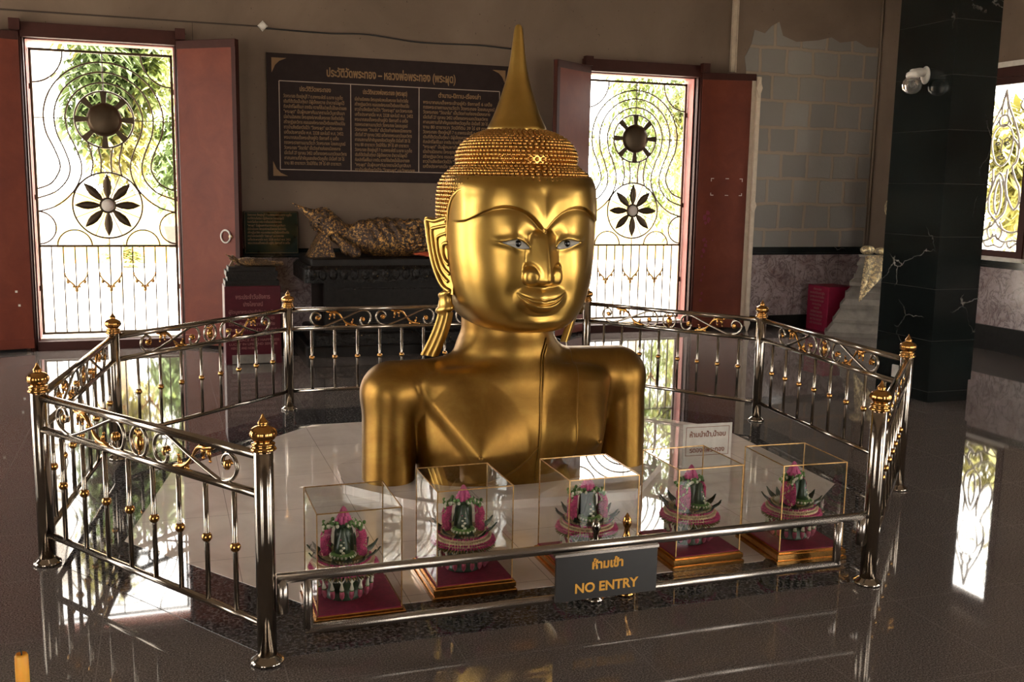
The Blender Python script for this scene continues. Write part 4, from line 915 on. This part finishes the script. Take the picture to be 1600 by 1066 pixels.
# ============================================================ BOARD, PLAQUE AND WIRING ON THE BACK WALL
t = thing('notice_board', (0, YW, 0), 'wide black board of gold Thai writing in three columns on the back wall', 'sign')
bx0, bx1, bz0, bz1 = 1.04, 3.56, 1.645, 2.885
MB().box((bx0, -.028, bz0), (bx1, -.002, bz1)).build('board', 'board_black', t)
m = MB(); fx0, fx1, fz0, fz1 = 1.155, 3.452, 1.755, 2.62
for xx in (fx0, 1.865, 2.575, fx1): m.box((xx - .004, -.030, fz0), (xx + .004, -.0285, fz1))
for zz in (fz0, fz1): m.box((fx0, -.030, zz - .004), (fx1, -.0285, zz + .004))
m.build('column_lines', 'board_line', t)
for sx, sz, cx_, cz_ in ((1, -1, bx0 + .045, bz1 - .045), (-1, -1, bx1 - .045, bz1 - .045), (1, 1, bx0 + .045, bz0 + .045), (-1, 1, bx1 - .045, bz0 + .045)):
    P = [(cx_, cz_), (cx_ + sx * .145, cz_), (cx_ + sx * .075, cz_ + sz * .03), (cx_ + sx * .035, cz_ + sz * .07), (cx_, cz_ + sz * .145)]; MB().prism(P, 1, -.0300, -.0285).build('corner_ornament', 'letter_gold', t)
text('title_lettering', 'ประวัติวัดพระทอง – หลวงพ่อพระทอง (พระผุด)', .115, 'letter_gold', t, (2.295, -.0290, 2.685), fit=1.34, bold=.022)
L1 = 'วัดพระทอง ตั้งอยู่หมู่ที่ 7 ต.เทพกระษัตรี อ.ถลาง จ.ภูเก็ต|เดิมที่ตั้งวัดเป็นทุ่งนา มีผู้เลี้ยงควาย นำควายไปผูกไว้|กับหลักที่โผล่ขึ้นมา จากดิน ควายก็ล้มป่วยเป็นไข้และตายลง|"พระผุด" นั้นผู้คนพากันมากราบไหว้บูชาสืบมา|เมื่อบ้านเมืองสงบ มีพระธุดงค์มาพบเห็นพระทอง จึงสร้างวัดขึ้น|สร้างกุฏิและวิหาร ครอบองค์พระทองไว้ครึ่งองค์ตั้งแต่นั้น|ชาวบ้านจึงเรียกวัดนี้ว่า "วัดพระผุด" และวัดพระทอง|เสด็จประพาสเมื่อ พ.ศ. 2328 และในปี พ.ศ. 2452|พระบาทสมเด็จพระเจ้าอยู่หัว รัชกาลที่ 6 เสด็จ|ทรงพระราชทานนามวัดว่า วัดพระทอง โดยสมบูรณ์|วัดพระทอง "วัดนาใน" เป็นวัดเก่าแก่ของเมืองถลาง|เมื่อวันที่ 27 ตุลาคม 2452 เสด็จทอดพระเนตรวัดและวิหาร|ศาสนสถานที่สำคัญของจังหวัดภูเก็ต มีเนื้อที่ 20 ไร่|งาน 80 ตารางวา วัดมีที่ดิน 39 ไร่ 69 ตารางวา'.split('|')
L2 = [a[::1] for a in L1[4:] + L1[:4]] + L1[6:7]; L3 = L1[8:] + L1[:8]
for cx_, head, L_ in ((1.51, 'ประวัติวัดพระทอง', L1), (2.22, 'ประวัติหลวงพ่อพระทอง (พระผุด)', L2), (3.013, 'ตำนาน-นิทาน-เรื่องเล่า', L3)):
    wd = .70 if cx_ < 2.9 else .86
    text('heading_lettering', head, .062, 'letter_gold', t, (cx_, -.0290, 2.530), fit=.31 if cx_ < 1.6 else .46, bold=.02)
    for k, s_ in enumerate(L_):
        text('line_lettering', s_, .046, 'letter_gold', t, (cx_ - wd / 2 + .035, -.0290, 2.462 - k * .0505), align='LEFT', fit=(wd - .07) * random.uniform(.86, 1.0), bold=.012)
t = thing('plaque', (0, YW - .05, 0), 'glossy dark green plaque of Thai writing beside the left door leaf', 'plaque')
MB().box((.785, -.02, .915), (1.318, .0, 1.338), bev=.003).build('slab', 'plaque_green', t)
m = MB()
for a, b, c_, d in ((.792, 1.328, 1.311, 1.331), (.792, .922, 1.311, .925), (.792, .922, .795, 1.331), (1.308, .922, 1.311, 1.331)): m.box((a, -.0215, b), (c_, -.0202, d))
m.build('border_line', 'letter_gold', t)
for k in range(9): text('line_lettering', L1[k], .030, 'letter_gold', t, (.82, -.0208, 1.292 - k * .035), align='LEFT', fit=.44 * random.uniform(.75, 1.0), bold=.014)
t = thing('wall_lamp', (1.008, YW, 3.133), 'tiny square fitting at the left end of the black cable high on the wall', 'lamp')
m = MB(); m.prism([(0, .05), (.05, 0), (0, -.05), (-.05, 0)], 1, -.03, 0); m.build('base', 'white_plastic', t); m = MB(); m.ball((0, -.03, 0), .036, 12, 8, (1, .5, 1)); m.build('cap', 'white_plastic', t)
P = cat([(1.03, YW - .012, 3.115), (1.6, YW - .012, 3.105), (2.05, YW - .012, 3.118), (2.6, YW - .012, 3.075), (3.2, YW - .012, 3.085), (3.60, YW - .012, 3.07), (3.62, YW - .012, 3.11)], 6)
m = MB(); m.tube(P, .0085, 6); o = m.build('cable', 'cable_black'); tag(o, 'thin black cable running along the wall above the writing board', 'cable')

# ============================================================ RED PEDESTAL WITH SMALL RECLINING FIGURE
RX, RY = .762, 9.43
t = thing('pedestal', (RX, RY, 0), 'dark red pedestal with Thai lettering below the left door ring', 'pedestal')
m = MB(); m.box((-.245, -.17, .04), (.245, .17, .705), bev=.006); m.build('body', 'red_lacquer', t)
for a_, b_ in ((-.245, -.19), (.19, .245)): MB().box((a_, -.17, 0), (b_, .17, .045)).build('foot', 'red_lacquer', t)
MB().box((-.19, -.171, .005), (.19, -.165, .085)).build('toe_recess', 'grey_stone', t)
for s_, sz, zz, ft in (('พระประจำวันอังคาร', .055, .590, .30), ('ปางไสยาสน์', .05, .525, .17), ('ผู้ใดบูชาพระประจำวัน จะเจริญ', .04, .460, .42), ('ด้วยลาภยศ สรรเสริญ และสุข', .04, .405, .40), ('มีอายุยืน ปราศจากโรคภัย', .04, .350, .40), ('ตลอดกาลนานเทอญ', .04, .300, .44), ('TUESDAY BUDDHA', .032, .250, .22), ('FOR PEACE AND HAPPINESS', .030, .208, .44), ('LUCKY IN LIFE AND SERENE', .030, .172, .42), ('HEROIC AND NOBLE', .030, .136, .22)):
    text('lettering', s_, sz, 'letter_pink', t, (-.0 if zz > .2 and ft < .35 else (-.215 if ft > .35 else -.20), -.1715, zz), align='CENTER' if ft < .35 and zz > .2 else 'LEFT', fit=ft, bold=.012)
def recliner_sdf(x, y, z):   # unit figure: head at -x, body along +x, resting on z = 0
    hu = -.89 * (x + .44) + .45 * (z - .325); hv = .45 * (x + .44) + .89 * (z - .325)
    head = ellip(hu, y, hv, (-.02, -.02, 0), (.155, .115, .115)); hair = ellip(hu, y, hv, (.055, .01, .012), (.135, .128, .128))
    d = smin(head, hair, .015); d = smin(d, capsule(x, y, z, (-.34, 0, .27), (-.16, 0, .20), .068, .09), .05)
    ts = ellip(x, y, z, (.15, .0, .195), (.44, .20, .205)); d = smin(d, ts, .07)
    d = smin(d, capsule(x, y * .85, z, (.3, 0, .16), (1.6, 0, .10), .155, .095), .08); d = smin(d, ellip(x, y, z, (1.68, 0, .10), (.10, .10, .10)), .03)
    d = smin(d, capsule(x, y, z, (-.12, -.06, .30), (.42, -.10, .33), .075, .06), .03); d = smin(d, capsule(x, y, z, (.42, -.10, .33), (1.0, -.10, .25), .058, .045), .03)      # upper arm lying along the body
    d = smin(d, capsule(x, y, z, (-.20, -.15, .05), (-.40, -.12, .20), .060, .040), .03); d = smin(d, ellip(x, y, z, (-.43, -.08, .22), (.07, .04, .05)), .03)   # propping forearm and hand
    pleat = .010 * np.sin((x + .55 * z) * 62) * sstep(-.12, .0, x) * sstep(.05, .12, z) + .008 * np.sin((x * .35 - z) * 90) * sstep(.25, .5, x)
    return smax(d + pleat * .8, -z, .01)
ms = recl = None
def recliner(name, loc, k, label, mat, h):
    t = thing(name, loc, label, 'statue'); t.scale = (k, k, k)
    sdf_part('body', recliner_sdf, (-.75, -.30, -.02), (1.85, .30, .52), h, mat, t)
    m = MB(); m.prism([(-.66, .004), (-.40, .004), (-.47, .235), (-.52, .245)], 1, -.16, .16); m.build('cushion', mat, t)
    m = MB(); m.tube(cat([(-.40, -.115, .25), (-.35, -.135, .16), (-.30, -.14, .07), (-.285, -.14, .02)], 4), np.concatenate([np.linspace(.022, .042, 9), np.linspace(.036, .006, 4)]), 8); m.build('ear_lobe', mat, t)
    m = MB(); p0, p1 = np.array((-.555, .01, .395)), np.array((-.80, 0, .535)); m.tube([p0 * (1 - q) + p1 * q for q in np.linspace(0, 1, 7)], [.072, .062, .046, .034, .022, .012, .003], 10); m.build('finial', mat, t)
    m = MB()
    for _ in range(150):
        d_ = RNG.normal(size=3); d_ /= np.linalg.norm(d_)
        if d_ @ np.array((-.89, 0, .45)) < -.05: continue
        q_ = np.array((-.49, .01, .36)) + np.array((-.89, 0, .45)) * (d_ @ np.array((-.89, 0, .45))) * .135 + (d_ - np.array((-.89, 0, .45)) * (d_ @ np.array((-.89, 0, .45)))) * .128; m.ball(q_, .014, 6, 4)
    m.build('curls', mat, t); return t
m = MB(); m.box((-.235, -.16, .705), (.235, .16, .75)); m.box((-.215, -.145, .75), (.215, .145, .79), 0); m.box((-.225, -.155, .79), (.225, .155, .835)); m.box((-.205, -.14, .835), (.205, .14, .872), bev=.004); o = m.build('statue_base', 'dark_lacquer', None, (RX, RY, .0005)); tag(o, 'small dark stepped base on top of the red pedestal', 'base')
rc = recliner('reclining_statue', (RX - .06, RY, .872), .20, 'tiny gilded reclining figure on the red pedestal by the left door', 'old_gold', .022)
# long dark altar with the large reclining figure
t = thing('altar', (2.56, 9.98, 0), 'long carved black altar under the large reclining statue', 'altar')
for nm, lo, hi, mt, bv in (('plinth', (-1.29, -.52, 0), (1.26, .46, .10), 'dark_lacquer', .01), ('step', (-1.22, -.47, .10), (1.22, .46, .22), 'carved_lacquer', .02), ('body', (-1.12, -.40, .22), (1.14, .44, .70), 'dark_lacquer', .01), ('cornice', (-1.30, -.50, .70), (1.27, .46, .86), 'carved_lacquer', .035), ('top', (-1.24, -.46, .86), (1.25, .46, .925), 'dark_lacquer', .01)):
    MB().box(lo, hi, bev=bv).build(nm, mt, t)
m = MB()
for k in range(26): a = -1.24 + k * 2.48 / 25; m.ball((a, -.505, .78), .05, 8, 5, (.8, .25, 1.1))
m.build('lotus_carving', 'carved_lacquer', t)
m = MB(); m.box((-1.08, -.405, .28), (1.1, -.395, .30)); m.box((-1.08, -.405, .62), (1.1, -.395, .64)); m.build('body_moulding', 'carved_lacquer', t)
recliner('reclining_statue', (1.95, 9.82, .925), .95, 'large dark gilded reclining figure lying on the black altar', 'old_gold', .017)
m = MB(); m.grid([[(2.32 + .036 * j, 9.535 + .02 * i, .955 + .028 * math.sin(j * 1.3 + i) * math.sin(PI * j / 13) + .012) for j in range(14)] for i in range(7)])
o = m.build('cloth', 'cloth_orange'); tag(o, 'crumpled orange-red cloth on the edge of the black altar', 'cloth')
o.modifiers.new('s', 'SOLIDIFY').thickness = .012
t = thing('bowl', (2.42, 9.30, 0), 'dark low bowl on a stand in front of the black altar', 'bowl')
m = MB(); m.lathe([(.10, 0), (.11, .02), (.05, .05), (.04, .14), (.10, .20), (.15, .25), (.155, .27), (.145, .27), (.05, .23)], n=24); m.build('body', 'black_base', t)

# ============================================================ RIGHT CORNER: red box, stone pedestal, seated figure
t = thing('pedestal', (7.53, 10.10, 0), 'bright red lettered box against the marble wall, left of the stone pedestal', 'pedestal')
MB().box((-.18, -.20, 0), (.18, .20, .53), bev=.005).build('body', 'rose_red', t)
for k, (s_, ft) in enumerate((('ปางนาคปรก', .15), ('พระประจำวันเสาร์ ผู้ใด', .28), ('บูชาพระประจำวันเกิด', .27), ('จะประสบความสุข', .26), ('ความเจริญ', .17), ('ตลอดไป', .10), ('SATURDAY BUDDHA', .22), ('FOR PEACE AND LUCK', .25), ('MAY YOU HAVE JOY', .23), ('AND CALM ALWAYS', .24))):
    text('lettering', s_, .036, 'letter_pink', t, (-.1815, .01, .475 - k * .045), rot=(PI / 2, 0, -PI / 2), fit=ft, bold=.012)
PC, PA = (7.815, 9.69), -.60
t = thing('stone_pedestal', (*PC, 0), 'tall stepped grey stone pedestal partly behind the black pillar', 'pedestal', rz=PA)
prof = [(0, .05, .52, .52), (.05, .15, .505, .44), (.15, .19, .455, .455), (.19, .31, .445, .385), (.31, .36, .40, .40), (.36, .42, .395, .36), (.42, .50, .36, .365), (.50, .57, .35, .30), (.57, .61, .335, .335), (.61, .66, .335, .29), (.66, .70, .30, .30), (.70, .80, .285, .265), (.80, .84, .29, .29), (.84, .90, .28, .255), (.90, .925, .285, .285)]
for z0, z1, h0, h1 in prof:
    h0 -= .10 * z0; h1 -= .10 * z1; V = []; d0, d1 = h0 - .10 + .10 * z0, h1 - .10 + .10 * z1
    for zz, h_, d_ in ((z0, h0, d0), (z1, h1, d1)): V += [(-h_, -d_, zz), (.42, -d_, zz), (.42, -.06, zz), (-h_, -.06, zz)]
    m = MB(); m.add(V, [(3, 2, 1, 0), (4, 5, 6, 7), (0, 1, 5, 4), (1, 2, 6, 5), (2, 3, 7, 6), (3, 0, 4, 7)], False); m.build('tier', 'grey_stone', t)
m = MB(); G = []
for i in range(10):
    q = i / 9; z = .932 - .50 * q; w0, w1 = -.13 - .05 * q, .14 - .30 * max(0, q - .30) / .70
    G.append([(w0 + (w1 - w0) * j / 7, -.155 - .245 * q ** 1.1 - .035 - .008 * math.sin(j * 1.7), z - .02 * (1 - j / 7)) for j in range(8)])
m.grid(G); o = m.build('gilded_cloth', 'gilt_flakes', None, (*PC, 0)); o.rotation_euler = (0, 0, PA); o.modifiers.new('s', 'SOLIDIFY').thickness = .008; tag(o, 'gold-flecked cloth hanging down the front of the stone pedestal', 'cloth')
def seated(x, y, z):
    ax = np.abs(x)
    d = ellip(x, y, z, (0, .05, .30), (.20, .15, .30)); d = smin(d, ellip(x, y, z, (0, .05, .50), (.26, .14, .13)), .06)
    d = smin(d, capsule(ax, y, z, (.12, 0, .09), (.42, -.12, .085), .10, .085), .05); d = smin(d, capsule(ax, y, z, (.42, -.12, .085), (.05, -.22, .07), .08, .06), .04)
    d = smin(d, capsule(ax, y, z, (.27, .05, .54), (.34, .03, .30), .070, .058), .04); d = smin(d, capsule(ax, y, z, (.34, .03, .30), (.08, -.16, .17), .055, .04), .03)
    d = smin(d, capsule(x, y, z, (0, .05, .55), (0, .03, .70), .08, .07), .04); d = smin(d, ellip(x, y, z, (0, .01, .80), (.105, .115, .14)), .02); d = smin(d, ellip(x, y, z, (0, .03, .93), (.06, .06, .05)), .02)
    return smax(d, -z, .01)
SX_, SY_ = 7.985, 9.45
m = MB(); m.lathe([(.11, .925), (.13, .95), (.10, 1.0), (.09, 1.16), (.11, 1.28), (.15, 1.34), (.145, 1.375), (.02, 1.38)], n=24, wob=(12, .04, .93, 1.27)); o = m.build('lotus_stand', 'gilt_flakes', None, (SX_, SY_, 0)); tag(o, 'gilded lotus stand on the stone pedestal, hidden behind the black pillar', 'stand')
t = thing('seated_statue', (SX_, SY_, 1.379), 'gold-flecked seated figure at the pillar edge, only its elbow showing', 'statue', rz=PA)
t.scale = (.46, .46, 1.0)
sdf_part('body', seated, (-.56, -.42, -.02), (.56, .30, 1.0), .022, 'gilt_flakes', t)
m = MB(); m.lathe([(.05, .96), (.055, .985), (.03, 1.05), (.012, 1.12), (.001, 1.18)], (0, .03, 0), 12); m.build('finial', 'gilt_flakes', t)
t = thing('gilded_offering', (PC[0], PC[1], .925), 'lumpy gilded offering lying on top of the stone pedestal', 'offering', rz=PA)
m = MB(); m.ball((-.105, -.13, .052), .058, 14, 9, (1.45, 1.0, .95)); m.build('roll', 'gilt_flakes', t); m = MB(); m.ball((.045, -.145, .045), .050, 14, 9, (1.7, .9, .9)); m.build('roll', 'gilt_flakes', t)
o = MB().ball((0, 0, 0), .042, 12, 8, (1, 1, .8)).build('marigold', 'marigold', None, (7.835, 9.49, .96)); tag(o, 'orange flower head on the stone pedestal at the pillar edge', 'flower')

# ============================================================ BLACK PILLAR WITH GLOBE LAMP
m = MB(); m.box((5.648, 6.285, .17), (6.065, 6.915, ZC)); m.box((5.658, 6.290, 0), (6.045, 6.905, .17)); o = struct(m.build('pillar', 'black_marble'))
t = thing('globe_lamp', (5.648, 6.575, 2.535), 'white wall lamp with ribbed glass globe on the black pillar', 'lamp')
m = MB(); m.lathe([(.058, 0), (.060, .006), (.050, .016), (.030, .022)], n=24); o = m.build('wall_plate', 'white_plastic', t); o.rotation_euler = (0, -PI / 2, 0); o.scale = (1.15, .85, 1)
m = MB(); m.tube(cat([(-.01, 0, .015), (-.05, 0, .02), (-.09, 0, .01), (-.125, 0, .0)], 4), np.linspace(.030, .042, 13), 12); m.lathe([(.030, .020), (.046, .010), (.050, -.012), (.046, -.026)], (-.125, 0, 0), 20); m.build('arm', 'white_plastic', t)
m = MB(); m.lathe([(.040, -.02), (.062, -.045), (.071, -.080), (.064, -.115), (.040, -.142), (.001, -.150)], (-.125, 0, 0), 48, wob=(24, .035, -.13, -.03)); m.build('glass_globe', 'globe_glass', t)
m = MB(); m.ball((-.125, 0, -.07), .026, 12, 8, (1, 1, 1.4)); m.build('bulb', 'white_plastic', t)
t = thing('wall_socket', (5.648, 6.66, .19), 'small white socket low on the black pillar behind the railing', 'socket'); MB().box((-.015, -.035, -.05), (.0, .035, .05), bev=.003).build('plate', 'white_plastic', t)
m = MB(); m.box((-.018, -.012, .005), (-.014, .012, .03)); m.build('switch', 'white_plastic', t)

# ============================================================ CANDLE ON A TABLE NEAR THE CAMERA
t = thing('side_table', (-.42, 1.30, 0), 'low wooden table just below the frame carrying the yellow candle', 'table')
MB().box((-.45, -.30, .62), (.45, .30, .65), bev=.004).build('tabletop', 'table_wood', t)
for sx in (-1, 1):
    for sy in (-1, 1): MB().box((sx * .40 - .025, sy * .25 - .025, 0), (sx * .40 + .025, sy * .25 + .025, .62)).build('leg', 'table_wood', t)
t = thing('candle', (-.216, 1.57, .65), 'yellow candle with a black wick at the lower left corner of the photo', 'candle')
MB().lathe([(.0095, 0), (.0095, .05), (.0092, .15), (.0098, .25), (.0094, .272), (.0075, .276), (.004, .272), (.001, .271)], n=20).build('wax', 'candle_wax', t)
MB().tube([(0, 0, .268), (.0005, 0, .276), (-.0008, 0, .284)], .0012, 6).build('wick', 'cable_black', t)
